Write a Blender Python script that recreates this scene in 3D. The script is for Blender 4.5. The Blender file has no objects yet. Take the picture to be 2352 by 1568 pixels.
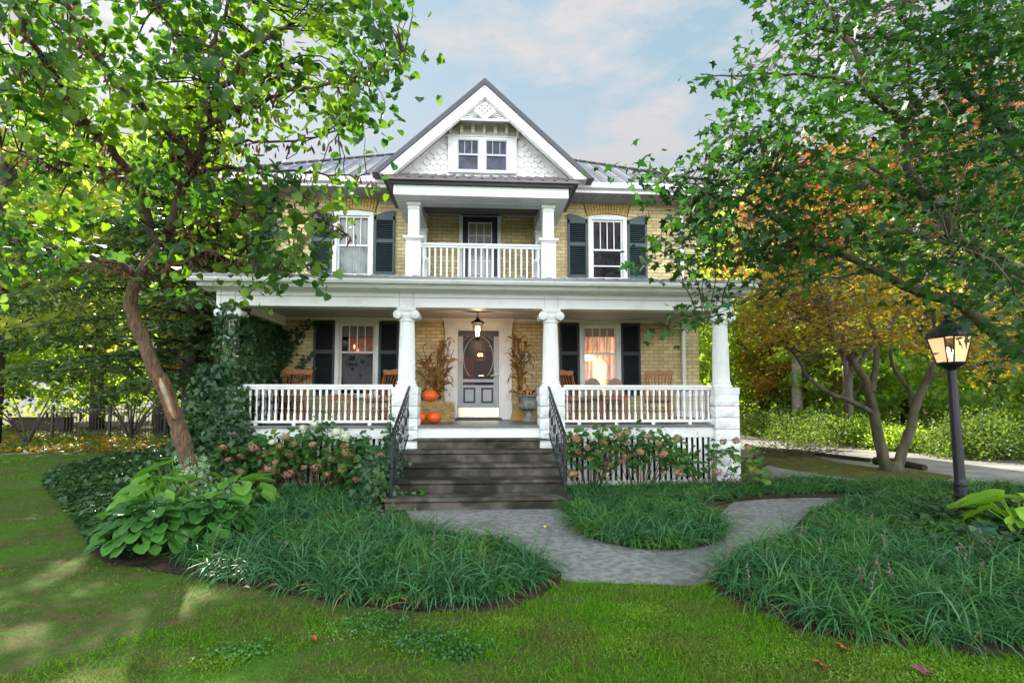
import bpy, math, random
import numpy as np
from mathutils import Vector, Matrix
D = bpy.data; SC = bpy.context.scene; COL = SC.collection
rnd = random.Random(7); RG = np.random.default_rng(7)
PI = math.pi

# ------------------------------------------------------------------ camera
FPX = 1176.0; YAW = math.atan(73/1176); PITCH = math.atan(.058); EYE = 1.6
cam = D.objects.new('camera', D.cameras.new('camera')); COL.objects.link(cam)
cam.location = (0, 0, EYE); cam.rotation_euler = (PI/2 + PITCH, 0, -YAW)
cam.data.sensor_width = 36; cam.data.lens = 18; cam.data.shift_y = 69/2352
cam.data.clip_end = 2000; SC.camera = cam
_f = Vector((math.sin(YAW)*math.cos(PITCH), math.cos(YAW)*math.cos(PITCH), math.sin(PITCH)))
_r = Vector((math.cos(YAW), -math.sin(YAW), 0)); _u = _r.cross(_f)
def ray(u, v): u = float(u); v = float(v); return _f + (u-1176)/FPX*_r + (853-v)/FPX*_u
def P(u, v, Y):
    d = ray(u, v); t = Y/d.y; return Vector((d.x*t, Y, EYE + d.z*t))
def PD(u, v, dist):
    d = ray(u, v); return Vector((0, 0, EYE)) + d*float(dist)
def G(u, v, z=0):
    d = ray(u, v); t = (z-EYE)/d.z; return (d.x*t, d.y*t)

# ------------------------------------------------------------------ world, sun, exposure
SUN_AZ = math.radians(-35); SUN_EL = math.radians(31)
W = D.worlds.new('World'); SC.world = W; W.use_nodes = True
nt = W.node_tree; N = nt.nodes; Lk = nt.links; N.clear()
wo = N.new('ShaderNodeOutputWorld'); bg = N.new('ShaderNodeBackground')
sky = N.new('ShaderNodeTexSky'); sky.sky_type = 'NISHITA'; sky.sun_disc = False
sky.sun_elevation = SUN_EL; sky.sun_rotation = SUN_AZ; sky.dust_density = 1.0
tc = N.new('ShaderNodeTexCoord'); mp = N.new('ShaderNodeMapping'); mp.inputs['Scale'].default_value = (1, 1, 2.6)
mp.inputs['Location'].default_value = (3.1, 1.7, .4)
nz = N.new('ShaderNodeTexNoise'); nz.inputs['Scale'].default_value = 4.2; nz.inputs['Detail'].default_value = 8; nz.inputs['Roughness'].default_value = .58
cr = N.new('ShaderNodeValToRGB'); cr.color_ramp.elements[0].position = .46; cr.color_ramp.elements[1].position = .62
sep = N.new('ShaderNodeSeparateXYZ')
# low veil: pale haze near the horizon
hz = N.new('ShaderNodeMapRange'); hz.inputs['From Min'].default_value = .34; hz.inputs['From Max'].default_value = .54
hz.inputs['To Min'].default_value = 1; hz.inputs['To Max'].default_value = 0
mx = N.new('ShaderNodeMath'); mx.operation = 'MAXIMUM'
blue = N.new('ShaderNodeMix'); blue.data_type = 'RGBA'; blue.blend_type = 'MIX'
blue.inputs[0].default_value = .93
blue.inputs[7].default_value = (.84, 1.17, 1.34, 1)
cmix = N.new('ShaderNodeMix'); cmix.data_type = 'RGBA'
ccol = N.new('ShaderNodeMix'); ccol.data_type = 'RGBA'
ccol.inputs[6].default_value = (1.55, 1.53, 1.57, 1); ccol.inputs[7].default_value = (1.27, 1.34, 1.42, 1)
# extra brightness added to the unseen sky behind the camera to light the facade
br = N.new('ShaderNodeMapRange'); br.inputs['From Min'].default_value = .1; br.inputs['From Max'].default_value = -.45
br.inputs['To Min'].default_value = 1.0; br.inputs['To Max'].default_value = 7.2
vm = N.new('ShaderNodeVectorMath'); vm.operation = 'SCALE'
Lk.new(tc.outputs['Generated'], mp.inputs['Vector']); Lk.new(mp.outputs[0], nz.inputs['Vector']); Lk.new(nz.outputs['Fac'], cr.inputs['Fac'])
Lk.new(tc.outputs['Generated'], sep.inputs[0]); Lk.new(sep.outputs['Z'], hz.inputs['Value'])
Lk.new(cr.outputs['Color'], mx.inputs[0]); Lk.new(hz.outputs[0], mx.inputs[1])
Lk.new(sky.outputs[0], blue.inputs[6])
Lk.new(hz.outputs[0], ccol.inputs[0])
Lk.new(mx.outputs[0], cmix.inputs[0]); Lk.new(blue.outputs[2], cmix.inputs[6]); Lk.new(ccol.outputs[2], cmix.inputs[7])
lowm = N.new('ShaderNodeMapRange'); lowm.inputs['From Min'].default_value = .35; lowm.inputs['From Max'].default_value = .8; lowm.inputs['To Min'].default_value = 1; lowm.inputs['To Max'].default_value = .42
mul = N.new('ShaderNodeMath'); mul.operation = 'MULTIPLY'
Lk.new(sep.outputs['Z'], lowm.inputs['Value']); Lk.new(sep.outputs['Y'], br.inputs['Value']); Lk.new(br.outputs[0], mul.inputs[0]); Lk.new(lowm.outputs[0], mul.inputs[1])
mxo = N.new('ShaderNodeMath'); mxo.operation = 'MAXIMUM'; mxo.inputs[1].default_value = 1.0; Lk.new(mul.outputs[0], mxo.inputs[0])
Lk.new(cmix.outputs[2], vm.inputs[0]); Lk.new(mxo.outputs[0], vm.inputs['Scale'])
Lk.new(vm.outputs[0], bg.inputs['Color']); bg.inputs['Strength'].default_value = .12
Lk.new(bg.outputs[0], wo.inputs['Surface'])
sunv = Vector((math.sin(SUN_AZ)*math.cos(SUN_EL), math.cos(SUN_AZ)*math.cos(SUN_EL), math.sin(SUN_EL)))
sl = D.lights.new('sun', 'SUN'); sl.energy = 4.0; sl.angle = math.radians(.5); sl.color = (1, .93, .80)
so = D.objects.new('sun', sl); COL.objects.link(so); so.location = (30, 40, 40); so.rotation_euler = sunv.to_track_quat('Z', 'Y').to_euler()
SC.view_settings.view_transform = 'Standard'; SC.view_settings.look = 'None'
SC.view_settings.exposure = 2.02; SC.view_settings.gamma = 1
SC.cycles.max_bounces = 7; SC.cycles.diffuse_bounces = 3; SC.cycles.glossy_bounces = 3; SC.cycles.transmission_bounces = 4
SC.cycles.transparent_max_bounces = 8; SC.cycles.use_denoising = True; SC.cycles.sample_clamp_indirect = 6
SC.cycles.caustics_reflective = False; SC.cycles.caustics_refractive = False

# ------------------------------------------------------------------ materials
def newmat(name):
    m = D.materials.new(name); m.use_nodes = True; m.node_tree.nodes.clear(); return m, m.node_tree.nodes, m.node_tree.links
def mat(name, col, rough=.6, spec=.4, metal=0, var=.0, vscale=3., col2=None, bump=0., bscale=40., emit=None, es=0, detail=5, lo=.35, hi=.65, stretch=None):
    m, n, l = newmat(name); o = n.new('ShaderNodeOutputMaterial'); b = n.new('ShaderNodeBsdfPrincipled'); l.new(b.outputs[0], o.inputs[0])
    b.inputs['Roughness'].default_value = rough; b.inputs['Specular IOR Level'].default_value = spec; b.inputs['Metallic'].default_value = metal
    b.inputs['Base Color'].default_value = (*col, 1)
    t = n.new('ShaderNodeTexCoord'); src = t.outputs['Object']
    if stretch:
        q = n.new('ShaderNodeMapping'); q.inputs['Scale'].default_value = stretch; l.new(src, q.inputs[0]); src = q.outputs[0]
    if col2 is None and var: col2 = tuple(c*(1-var) for c in col)
    if col2:
        z = n.new('ShaderNodeTexNoise'); z.inputs['Scale'].default_value = vscale; z.inputs['Detail'].default_value = detail
        l.new(src, z.inputs['Vector']); r = n.new('ShaderNodeMapRange'); r.inputs[1].default_value = lo; r.inputs[2].default_value = hi
        l.new(z.outputs[0], r.inputs[0]); x = n.new('ShaderNodeMix'); x.data_type = 'RGBA'
        x.inputs[6].default_value = (*col, 1); x.inputs[7].default_value = (*col2, 1)
        l.new(r.outputs[0], x.inputs[0]); l.new(x.outputs[2], b.inputs['Base Color'])
    if bump:
        z2 = n.new('ShaderNodeTexNoise'); z2.inputs['Scale'].default_value = bscale; z2.inputs['Detail'].default_value = 4
        l.new(src, z2.inputs['Vector']); bp = n.new('ShaderNodeBump'); bp.inputs['Strength'].default_value = bump; bp.inputs['Distance'].default_value = .02
        l.new(z2.outputs[0], bp.inputs['Height']); l.new(bp.outputs[0], b.inputs['Normal'])
    if emit:
        b.inputs['Emission Color'].default_value = (*emit, 1); b.inputs['Emission Strength'].default_value = es
    return m
def leafmat(name, c1, c2, c3=None, trans=.45, rough=.45, spec=.35, cscale=.7, tcol=None):
    """leaf: each leaf picks a colour between c1 and c2, whole clumps drift towards c3"""
    m, n, l = newmat(name); o = n.new('ShaderNodeOutputMaterial'); b = n.new('ShaderNodeBsdfPrincipled')
    g = n.new('ShaderNodeNewGeometry'); x = n.new('ShaderNodeMix'); x.data_type = 'RGBA'
    x.inputs[6].default_value = (*c1, 1); x.inputs[7].default_value = (*c2, 1); l.new(g.outputs['Random Per Island'], x.inputs[0]); out = x.outputs[2]
    if c3:
        z = n.new('ShaderNodeTexNoise'); z.inputs['Scale'].default_value = cscale; z.inputs['Detail'].default_value = 3
        t = n.new('ShaderNodeTexCoord'); l.new(t.outputs['Object'], z.inputs['Vector'])
        r = n.new('ShaderNodeMapRange'); r.inputs[1].default_value = .45; r.inputs[2].default_value = .62; l.new(z.outputs[0], r.inputs[0])
        y = n.new('ShaderNodeMix'); y.data_type = 'RGBA'; y.inputs[7].default_value = (*c3, 1); l.new(out, y.inputs[6]); l.new(r.outputs[0], y.inputs[0]); out = y.outputs[2]
    l.new(out, b.inputs['Base Color']); b.inputs['Roughness'].default_value = rough; b.inputs['Specular IOR Level'].default_value = spec
    tr = n.new('ShaderNodeBsdfTranslucent'); mu = n.new('ShaderNodeMix'); mu.data_type = 'RGBA'; mu.blend_type = 'MULTIPLY'; mu.inputs[0].default_value = 1
    mu.inputs[7].default_value = (*(tcol or (2.3, 2.2, .7)), 1); l.new(out, mu.inputs[6]); l.new(mu.outputs[2], tr.inputs[0])
    s = n.new('ShaderNodeMixShader'); s.inputs[0].default_value = trans; l.new(b.outputs[0], s.inputs[1]); l.new(tr.outputs[0], s.inputs[2]); l.new(s.outputs[0], o.inputs[0])
    return m
def glassmat(name, tint=(1, 1, 1), refl=.12, rough=.02):
    m, n, l = newmat(name); o = n.new('ShaderNodeOutputMaterial'); t = n.new('ShaderNodeBsdfTransparent'); t.inputs[0].default_value = (*tint, 1)
    g = n.new('ShaderNodeBsdfGlossy'); g.inputs['Roughness'].default_value = rough; s = n.new('ShaderNodeMixShader'); s.inputs[0].default_value = refl
    l.new(t.outputs[0], s.inputs[1]); l.new(g.outputs[0], s.inputs[2]); l.new(s.outputs[0], o.inputs[0]); return m
def brickmat(name, w=.235, h=.085, c1=(.78, .62, .31), c2=(.56, .43, .20), mortar=(.38, .32, .23), rot=False):
    m, n, l = newmat(name); o = n.new('ShaderNodeOutputMaterial'); b = n.new('ShaderNodeBsdfPrincipled'); l.new(b.outputs[0], o.inputs[0])
    b.inputs['Roughness'].default_value = .9; b.inputs['Specular IOR Level'].default_value = .15
    t = n.new('ShaderNodeTexCoord'); s = n.new('ShaderNodeSeparateXYZ'); c = n.new('ShaderNodeCombineXYZ'); a = n.new('ShaderNodeMath'); a.operation = 'ADD'
    l.new(t.outputs['Object'], s.inputs[0]); l.new(s.outputs[0], a.inputs[0]); l.new(s.outputs[1], a.inputs[1]); l.new(a.outputs[0], c.inputs[0]); l.new(s.outputs[2], c.inputs[1])
    wn = n.new('ShaderNodeTexNoise'); wn.inputs['Scale'].default_value = 14; l.new(t.outputs['Object'], wn.inputs['Vector'])
    wa = n.new('ShaderNodeMix'); wa.data_type = 'VECTOR'; wa.inputs[0].default_value = .012; l.new(c.outputs[0], wa.inputs[4]); l.new(wn.outputs['Color'], wa.inputs[5])
    k = n.new('ShaderNodeTexBrick'); l.new(wa.outputs[1], k.inputs['Vector']); k.inputs['Scale'].default_value = 1
    k.inputs['Brick Width'].default_value = w; k.inputs['Row Height'].default_value = h; k.inputs['Mortar Size'].default_value = .009; k.inputs['Mortar Smooth'].default_value = .3
    k.inputs['Bias'].default_value = -.1
    k.inputs['Color1'].default_value = (*c1, 1); k.inputs['Color2'].default_value = (*c2, 1); k.inputs['Mortar'].default_value = (*mortar, 1)
    z = n.new('ShaderNodeTexNoise'); z.inputs['Scale'].default_value = 1.3; z.inputs['Detail'].default_value = 7; l.new(t.outputs['Object'], z.inputs['Vector'])
    r = n.new('ShaderNodeMapRange'); r.inputs[1].default_value = .35; r.inputs[2].default_value = .7; r.inputs[3].default_value = 1.1; r.inputs[4].default_value = .72; l.new(z.outputs[0], r.inputs[0])
    v = n.new('ShaderNodeVectorMath'); v.operation = 'SCALE'; l.new(k.outputs['Color'], v.inputs[0]); l.new(r.outputs[0], v.inputs['Scale']); l.new(v.outputs[0], b.inputs['Base Color'])
    bp = n.new('ShaderNodeBump'); bp.invert = True; bp.inputs['Distance'].default_value = .012; bp.inputs['Strength'].default_value = .8; l.new(k.outputs['Fac'], bp.inputs['Height']); l.new(bp.outputs[0], b.inputs['Normal'])
    return m
def ground3(name, c1, c2, c3, s1, s2, rough=.95, lo=.42, hi=.58, bump=.4, fine=60, c3amt=(.5, .6), d1=8):
    m, n, l = newmat(name); o = n.new('ShaderNodeOutputMaterial'); b = n.new('ShaderNodeBsdfPrincipled'); l.new(b.outputs[0], o.inputs[0]); b.inputs['Roughness'].default_value = rough; b.inputs['Specular IOR Level'].default_value = .15
    t = n.new('ShaderNodeTexCoord')
    def nn(s, a, c, d=6):
        z = n.new('ShaderNodeTexNoise'); z.inputs['Scale'].default_value = s; z.inputs['Detail'].default_value = d; l.new(t.outputs['Object'], z.inputs['Vector'])
        r = n.new('ShaderNodeMapRange'); r.inputs[1].default_value = a; r.inputs[2].default_value = c; l.new(z.outputs[0], r.inputs[0]); return r.outputs[0]
    x = n.new('ShaderNodeMix'); x.data_type = 'RGBA'; x.inputs[6].default_value = (*c1, 1); x.inputs[7].default_value = (*c2, 1); l.new(nn(s1, lo, hi, d1), x.inputs[0])
    y = n.new('ShaderNodeMix'); y.data_type = 'RGBA'; l.new(x.outputs[2], y.inputs[6]); y.inputs[7].default_value = (*c3, 1); l.new(nn(s2, *c3amt), y.inputs[0])
    l.new(y.outputs[2], b.inputs['Base Color'])
    z2 = n.new('ShaderNodeTexNoise'); z2.inputs['Scale'].default_value = fine; l.new(t.outputs['Object'], z2.inputs['Vector'])
    bp = n.new('ShaderNodeBump'); bp.inputs['Strength'].default_value = bump; bp.inputs['Distance'].default_value = .02; l.new(z2.outputs[0], bp.inputs['Height']); l.new(bp.outputs[0], b.inputs['Normal'])
    return m

WHITE = mat('white_paint', (.80, .80, .78), .5, .35, col2=(.60, .60, .55), vscale=2.5, lo=.5, hi=.82, detail=9)
WHITED = mat('weathered_white_paint', (.80, .80, .77), .6, .3, col2=(.62, .62, .55), vscale=5, lo=.55, hi=.8, bump=.1)
STONEW = mat('white_painted_stone', (.80, .80, .79), .6, .3, col2=(.68, .68, .66), vscale=4, bump=.5, bscale=18)
GREYCEIL = mat('grey_board_ceiling', (.52, .53, .55), .55, .3, var=.1, vscale=2, stretch=(1, 14, 1))
FLOORP = mat('porch_floor_paint', (.15, .155, .16), .35, .5, var=.3, vscale=4)
BRICK = brickmat('yellow_brick')
BRICKU = mat('orange_arch_brick', (.70, .48, .17), .9, .2, var=.3, vscale=9, bump=.3)
MORTAR = mat('mortar', (.11, .08, .055), .95, .1)
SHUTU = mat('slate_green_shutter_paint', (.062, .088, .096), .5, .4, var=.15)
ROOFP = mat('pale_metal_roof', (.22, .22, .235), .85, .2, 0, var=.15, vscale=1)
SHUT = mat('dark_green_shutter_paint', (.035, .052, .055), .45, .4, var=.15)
ROOFM = mat('metal_roof', (.26, .25, .26), .32, .6, .35, var=.2, vscale=2)
ROOFD = mat('dark_metal_trim', (.055, .052, .06), .4, .5, .2, var=.2)
ROOFB = mat('brown_metal_roof', (.13, .10, .10), .35, .6, .3, var=.2)
BLACK = mat('black_iron', (.012, .013, .016), .4, .5, .2)
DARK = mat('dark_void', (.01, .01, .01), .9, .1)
GLASS = glassmat('window_glass', (.85, .87, .87), .07, .07)
GLASSD = glassmat('dark_window_glass', (.7, .72, .74), .018, .05)
SCREEN = glassmat('insect_screen', (.42, .42, .42), .015, .3)
CONC = ground3('stained_concrete', (.115, .10, .08), (.062, .056, .042), (.028, .026, .018), 5, 1.5, c3amt=(.46, .60), fine=90, d1=12)
CONCP = ground3('walk_concrete', (.32, .31, .295), (.21, .205, .19), (.13, .125, .11), 12, 1.4, c3amt=(.5, .75), fine=130, bump=.9, d1=14)
DRIVE = ground3('driveway_concrete', (.30, .29, .27), (.20, .19, .17), (.12, .10, .08), .7, 6, c3amt=(.6, .75), fine=60)
SOIL = ground3('leaf_litter_ground', (.06, .055, .025), (.12, .075, .03), (.04, .065, .02), 5, 1.1, c3amt=(.48, .6))
MULCH = ground3('dark_mulch', (.035, .024, .017), (.07, .045, .028), (.02, .015, .01), 14, 3)
LAWN = ground3('lawn_earth', (.06, .11, .016), (.115, .095, .04), (.06, .15, .012), 7, 1.1, c3amt=(.50, .60), fine=160, lo=.44, hi=.60, d1=12)
MOSS = ground3('mossy_soil', (.07, .085, .02), (.08, .055, .03), (.12, .13, .02), 2.5, 5)
BARK1 = mat('reddish_bark', (.20, .115, .065), .85, .2, col2=(.10, .07, .05), vscale=26, bump=2.2, bscale=40, stretch=(1, 1, .3), lo=.42, hi=.58, detail=10)
BARKH = mat('bare_heartwood', (.42, .34, .24), .7, .2, var=.4, vscale=9, stretch=(3, 3, .5))
BARKD = mat('dark_twig_bark', (.035, .028, .024), .85, .2, var=.3, vscale=8)
BARK2 = mat('maple_bark', (.12, .10, .06), .85, .2, col2=(.05, .045, .03), vscale=6, bump=.9, bscale=20, stretch=(1, 1, .3))
BARK3 = mat('grey_forest_bark', (.10, .085, .07), .9, .15, var=.45, vscale=5, bump=.8, bscale=14, stretch=(1, 1, .25))
L_RED = leafmat('redbud_leaf', (.017, .060, .016), (.046, .112, .018), (.14, .22, .02), trans=.46, cscale=.9, tcol=(1.9, 2.1, .5))
L_MAP = leafmat('maple_leaf', (.012, .042, .018), (.024, .072, .022), (.05, .12, .018), trans=.38, cscale=.8, tcol=(1.5, 1.9, .5))
L_JAP = leafmat('yellow_green_maple_leaf', (.38, .29, .03), (.17, .22, .02), (.14, .075, .045), trans=.55, cscale=.7, tcol=(1.9, 1.5, .4))
L_RUST = leafmat('rust_red_maple_leaf', (.24, .075, .035), (.10, .05, .04), (.14, .16, .02), trans=.55, cscale=.6, tcol=(2., 1.4, .8))
L_FOR = leafmat('forest_leaf', (.13, .23, .04), (.24, .33, .07), (.08, .16, .03), trans=.65, cscale=.35, tcol=(2.6, 2.3, .9))
L_FORY = leafmat('yellowing_forest_leaf', (.23, .31, .06), (.33, .36, .09), (.11, .20, .04), trans=.65, cscale=.35, tcol=(2.2, 1.9, .8))
L_FORO = leafmat('orange_forest_leaf', (.34, .17, .03), (.28, .24, .04), (.12, .19, .02), trans=.55, cscale=.4, tcol=(1.7, 1.3, .6))
L_CON = leafmat('hemlock_needles', (.035, .085, .03), (.075, .13, .04), (.13, .17, .04), trans=.3, cscale=.5, tcol=(1.6, 1.7, .7))
L_BUSH = leafmat('shrub_leaf', (.08, .14, .028), (.15, .21, .05), (.055, .11, .025), trans=.45, cscale=1.2, tcol=(1.9, 1.8, .6))
L_IVY = leafmat('ivy_leaf', (.014, .045, .018), (.03, .085, .025), (.055, .12, .03), trans=.2, rough=.38, spec=.4, cscale=1.4, tcol=(1.4, 2, .5))
L_IVYP = leafmat('variegated_ivy_leaf', (.12, .22, .10), (.30, .40, .26), trans=.25)
L_LIR = leafmat('liriope_blade', (.014, .070, .024), (.065, .185, .060), (.06, .16, .03), trans=.2, rough=.42, spec=.35, cscale=2., tcol=(1.5, 2, .5))
L_HOS = leafmat('green_hosta_leaf', (.022, .085, .018), (.045, .14, .025), (.07, .19, .03), trans=.25, rough=.34, spec=.4, tcol=(1.4, 2, .5))
L_HOSC = leafmat('chartreuse_hosta_leaf', (.20, .38, .035), (.30, .48, .05), trans=.4, rough=.42, tcol=(1.4, 1.6, .5))
L_HOSD = leafmat('blue_green_hosta_leaf', (.02, .06, .04), (.03, .09, .05), trans=.15, rough=.4)
L_HYD = leafmat('hydrangea_leaf', (.03, .10, .025), (.055, .16, .03), (.12, .20, .03), trans=.3, cscale=1.5, tcol=(1.4, 1.8, .5))
F_TAN = leafmat('fading_pink_petal', (.36, .20, .12), (.40, .30, .14), (.40, .20, .15), trans=.25, cscale=2.4, tcol=(1.2, 1.1, .9))
F_GRN = leafmat('fading_green_petal', (.34, .28, .10), (.38, .24, .11), (.26, .28, .09), trans=.25, cscale=2.4, tcol=(1.2, 1.1, .9))
F_WHT = leafmat('cream_petal', (.78, .78, .60), (.68, .72, .48), trans=.2, tcol=(1.1, 1.1, .9))
F_MUM = leafmat('orange_mum_petal', (.72, .26, .09), (.70, .40, .22), trans=.2, tcol=(1.2, 1.1, .8))
F_LIL = leafmat('lilac_floret', (.26, .20, .27), (.20, .14, .13), trans=.2, tcol=(1.1, 1.1, 1.1))
STALK = leafmat('dry_corn_leaf', (.36, .23, .07), (.20, .13, .04), (.27, .12, .04), trans=.25, cscale=6, tcol=(1.4, 1.2, .7))
PODS = leafmat('dry_seed_pod', (.07, .03, .022), (.15, .06, .035), trans=.12, tcol=(1.4, 1, .8))
WOOD = mat('honey_wood', (.42, .155, .04), .35, .45, col2=(.28, .09, .025), vscale=6, stretch=(1, 1, 6))
WOODD = mat('dark_seat_wood', (.10, .04, .02), .4, .4, var=.3)
PUMP = mat('pumpkin_skin', (.85, .13, .012), .35, .45, var=.2, vscale=5)
HAY = leafmat('straw', (.66, .50, .24), (.42, .30, .13), trans=.15, rough=.7)
HAYB = mat('packed_straw', (.40, .28, .13), .9, .1, var=.5, vscale=30)
URN = mat('weathered_stone_urn', (.30, .31, .27), .85, .2, col2=(.17, .18, .14), vscale=9, bump=.5, bscale=30)
BRASS = mat('brass_kick_plate', (.75, .66, .42), .18, .6, .85, var=.25, vscale=3)
GREYD = mat('grey_screen_door_paint', (.40, .42, .45), .4, .4, var=.15, vscale=3)
DGREY = mat('charcoal_door_paint', (.045, .05, .055), .4, .4)

# ------------------------------------------------------------------ mesh helpers
class MB:
    def __init__(s): s.v = []; s.f = []
    def add(s, vs, fs):
        o = len(s.v); s.v += [tuple(p) for p in vs]; s.f += [tuple(o+i for i in f) for f in fs]; return s
    def box(s, x0, x1, y0, y1, z0, z1):
        return s.add([(x0,y0,z0),(x1,y0,z0),(x1,y1,z0),(x0,y1,z0),(x0,y0,z1),(x1,y0,z1),(x1,y1,z1),(x0,y1,z1)],
                     [(0,3,2,1),(4,5,6,7),(0,1,5,4),(1,2,6,5),(2,3,7,6),(3,0,4,7)])
    def beam(s, a, b, w, h, upv=(0,0,1)):
        a = Vector(a); b = Vector(b); d = (b-a).normalized(); sd = d.cross(Vector(upv)).normalized()*w/2; up = sd.cross(d).normalized()*h/2
        p = [a-sd-up, a+sd-up, a+sd+up, a-sd+up, b-sd-up, b+sd-up, b+sd+up, b-sd+up]
        return s.add(p, [(0,1,2,3),(7,6,5,4),(0,4,5,1),(1,5,6,2),(2,6,7,3),(3,7,4,0)])
    def prism(s, poly, y0, y1, ax='y'):
        """poly in (x,z) extruded along y; ax='z': poly in (x,y) extruded along z; ax='x': (y,z) along x"""
        n = len(poly)
        m = {'y': lambda p, t: (p[0], t, p[1]), 'z': lambda p, t: (p[0], p[1], t), 'x': lambda p, t: (t, p[0], p[1])}[ax]
        vs = [m(p, y0) for p in poly] + [m(p, y1) for p in poly]
        return s.add(vs, [tuple(range(n)), tuple(range(2*n-1, n-1, -1))] + [(i, i+n, (i+1) % n+n, (i+1) % n) for i in range(n)])
    def tube(s, pts, rad, n=6, cap=True):
        pts = [Vector(p) for p in pts]; k = len(pts)
        if not hasattr(rad, '__len__'): rad = [rad]*k
        vs = []; ref = Vector((0.31, .2, .93))
        prev = None
        for i, p in enumerate(pts):
            d = (pts[min(i+1, k-1)] - pts[max(i-1, 0)]).normalized()
            if prev is None: sx = d.cross(ref if abs(d.dot(ref)) < .95 else Vector((1, 0, 0))).normalized()
            else: sx = (prev - d*prev.dot(d)).normalized()
            prev = sx; sy = d.cross(sx)
            for j in range(n):
                a = 2*PI*j/n; vs.append(p + (sx*math.cos(a) + sy*math.sin(a))*rad[i])
        fs = [(i*n+j, i*n+(j+1) % n, (i+1)*n+(j+1) % n, (i+1)*n+j) for i in range(k-1) for j in range(n)]
        if cap: fs += [tuple(range(n-1, -1, -1)), tuple(range((k-1)*n, k*n))]
        return s.add(vs, fs)
    def lathe(s, prof, c=(0,0,0), n=16, sx=1, sy=1, flute=0, axis='z', rot=0):
        vs = []
        for r, z in prof:
            for j in range(n):
                a = 2*PI*j/n + rot; rr = r*(1-flute*(j % 2))
                x, y = rr*math.cos(a)*sx, rr*math.sin(a)*sy
                vs.append((c[0]+x, c[1]+y, c[2]+z) if axis == 'z' else (c[0]+x, c[1]+z, c[2]+y))
        k = len(prof); fs = [(i*n+j, i*n+(j+1) % n, (i+1)*n+(j+1) % n, (i+1)*n+j) for i in range(k-1) for j in range(n)]
        fs += [tuple(range(n-1, -1, -1)), tuple(range((k-1)*n, k*n))]
        return s.add(vs, fs)
    def mesh(s, name): 
        me = D.meshes.new(name); me.from_pydata(s.v, [], s.f); return me
    def build(s, name, m, parent=None, loc=None, smooth=False, bev=0, label=None, rotz=0, fixn=True):
        me = s.mesh(name); return link(name, me, m, parent, loc, smooth, bev, label, rotz, fixn)
def link(name, me, m, parent=None, loc=None, smooth=False, bev=0, label=None, rotz=0, fixn=False):
    if fixn:
        import bmesh
        b = bmesh.new(); b.from_mesh(me); bmesh.ops.recalc_face_normals(b, faces=b.faces); b.to_mesh(me); b.free()
    if m: me.materials.append(m)
    if smooth: me.polygons.foreach_set('use_smooth', [True]*len(me.polygons))
    o = D.objects.new(name, me); COL.objects.link(o)
    if parent is not None:
        o.parent = parent
        if loc is None and parent.get('world_parts'): loc = -parent.location
    if loc is not None: o.location = loc
    o.rotation_euler.z = rotz
    if bev:
        md = o.modifiers.new('bevel', 'BEVEL'); md.width = bev; md.segments = 2; md.limit_method = 'ANGLE'
    if label: o['label'] = label
    return o
def thing(name, label, cat, loc=(0,0,0), rotz=0, group=None, world=False):
    o = D.objects.new(name, None); COL.objects.link(o); o.location = loc; o.rotation_euler = (0, 0, rotz)
    o.empty_display_size = .2
    if world: o['world_parts'] = True
    return tag(o, label, cat, group)
def tag(o, label=None, cat=None, group=None, kind=None):
    if label: o['label'] = label
    if cat: o['category'] = cat
    if group: o['group'] = group
    if kind: o['kind'] = kind
    return o
def dup(root, loc=None, rotz=None, label=None, group=None, scale=None):
    r = root.copy(); COL.objects.link(r)
    if loc is not None: r.location = loc
    if rotz is not None: r.rotation_euler.z = rotz
    if scale is not None: r.scale = scale
    if label: r['label'] = label
    if group: r['group'] = group
    for ch in list(root.children):
        c = ch.copy(); COL.objects.link(c); c.parent = r
        for g in list(ch.children):
            e = g.copy(); COL.objects.link(e); e.parent = c
    return r
def npmesh(name, V, F, m, parent=None, smooth=False, loc=None):
    V = np.ascontiguousarray(V, dtype=np.float32).reshape(-1, 3); F = np.ascontiguousarray(F, dtype=np.int32); k = F.shape[1]
    me = D.meshes.new(name); me.vertices.add(len(V)); me.vertices.foreach_set('co', V.ravel())
    me.loops.add(F.size); me.loops.foreach_set('vertex_index', F.ravel()); me.polygons.add(len(F))
    me.polygons.foreach_set('loop_start', np.arange(0, F.size, k, dtype=np.int32)); me.polygons.foreach_set('loop_total', np.full(len(F), k, dtype=np.int32))
    if smooth: me.polygons.foreach_set('use_smooth', np.ones(len(F), dtype=bool))
    me.update(calc_edges=True)
    return link(name, me, m, parent, loc)
def unit(a): return a/np.maximum(np.linalg.norm(a, axis=1, keepdims=True), 1e-9)
T_ROUND = (np.array([(0,0,0),(.34,-.06,.05),(.50,.28,.09),(.36,.68,.05),(0,1,-.06),(-.36,.68,.05),(-.50,.28,.09),(-.34,-.06,.05)]),
           np.array([(0,1,2),(0,2,3),(0,3,4),(0,4,5),(0,5,6),(0,6,7)]))
T_MAPLE = (np.array([(0,0,0),(.30,-.05,.0),(.20,.18,.02),(.62,.38,-.03),(.24,.46,.02),(.20,.62,.0),(0,1.05,-.06),(-.20,.62,0),(-.24,.46,.02),(-.62,.38,-.03),(-.20,.18,.02),(-.30,-.05,0)]),
           np.array([(0,1,2),(0,2,3),(0,3,4),(0,4,5),(0,5,6),(0,6,7),(0,7,8),(0,8,9),(0,9,10),(0,10,11)]))
T_QUAD = (np.array([(0,0,0),(.42,.45,.05),(0,1,0),(-.42,.45,.05)]), np.array([(0,1,2),(0,2,3)]))
T_OVAL = (np.array([(0,0,0),(.25,.2,.04),(.32,.55,.05),(0,1,-.05),(-.32,.55,.05),(-.25,.2,.04)]), np.array([(0,1,2),(0,2,3),(0,3,4),(0,4,5)]))
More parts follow.
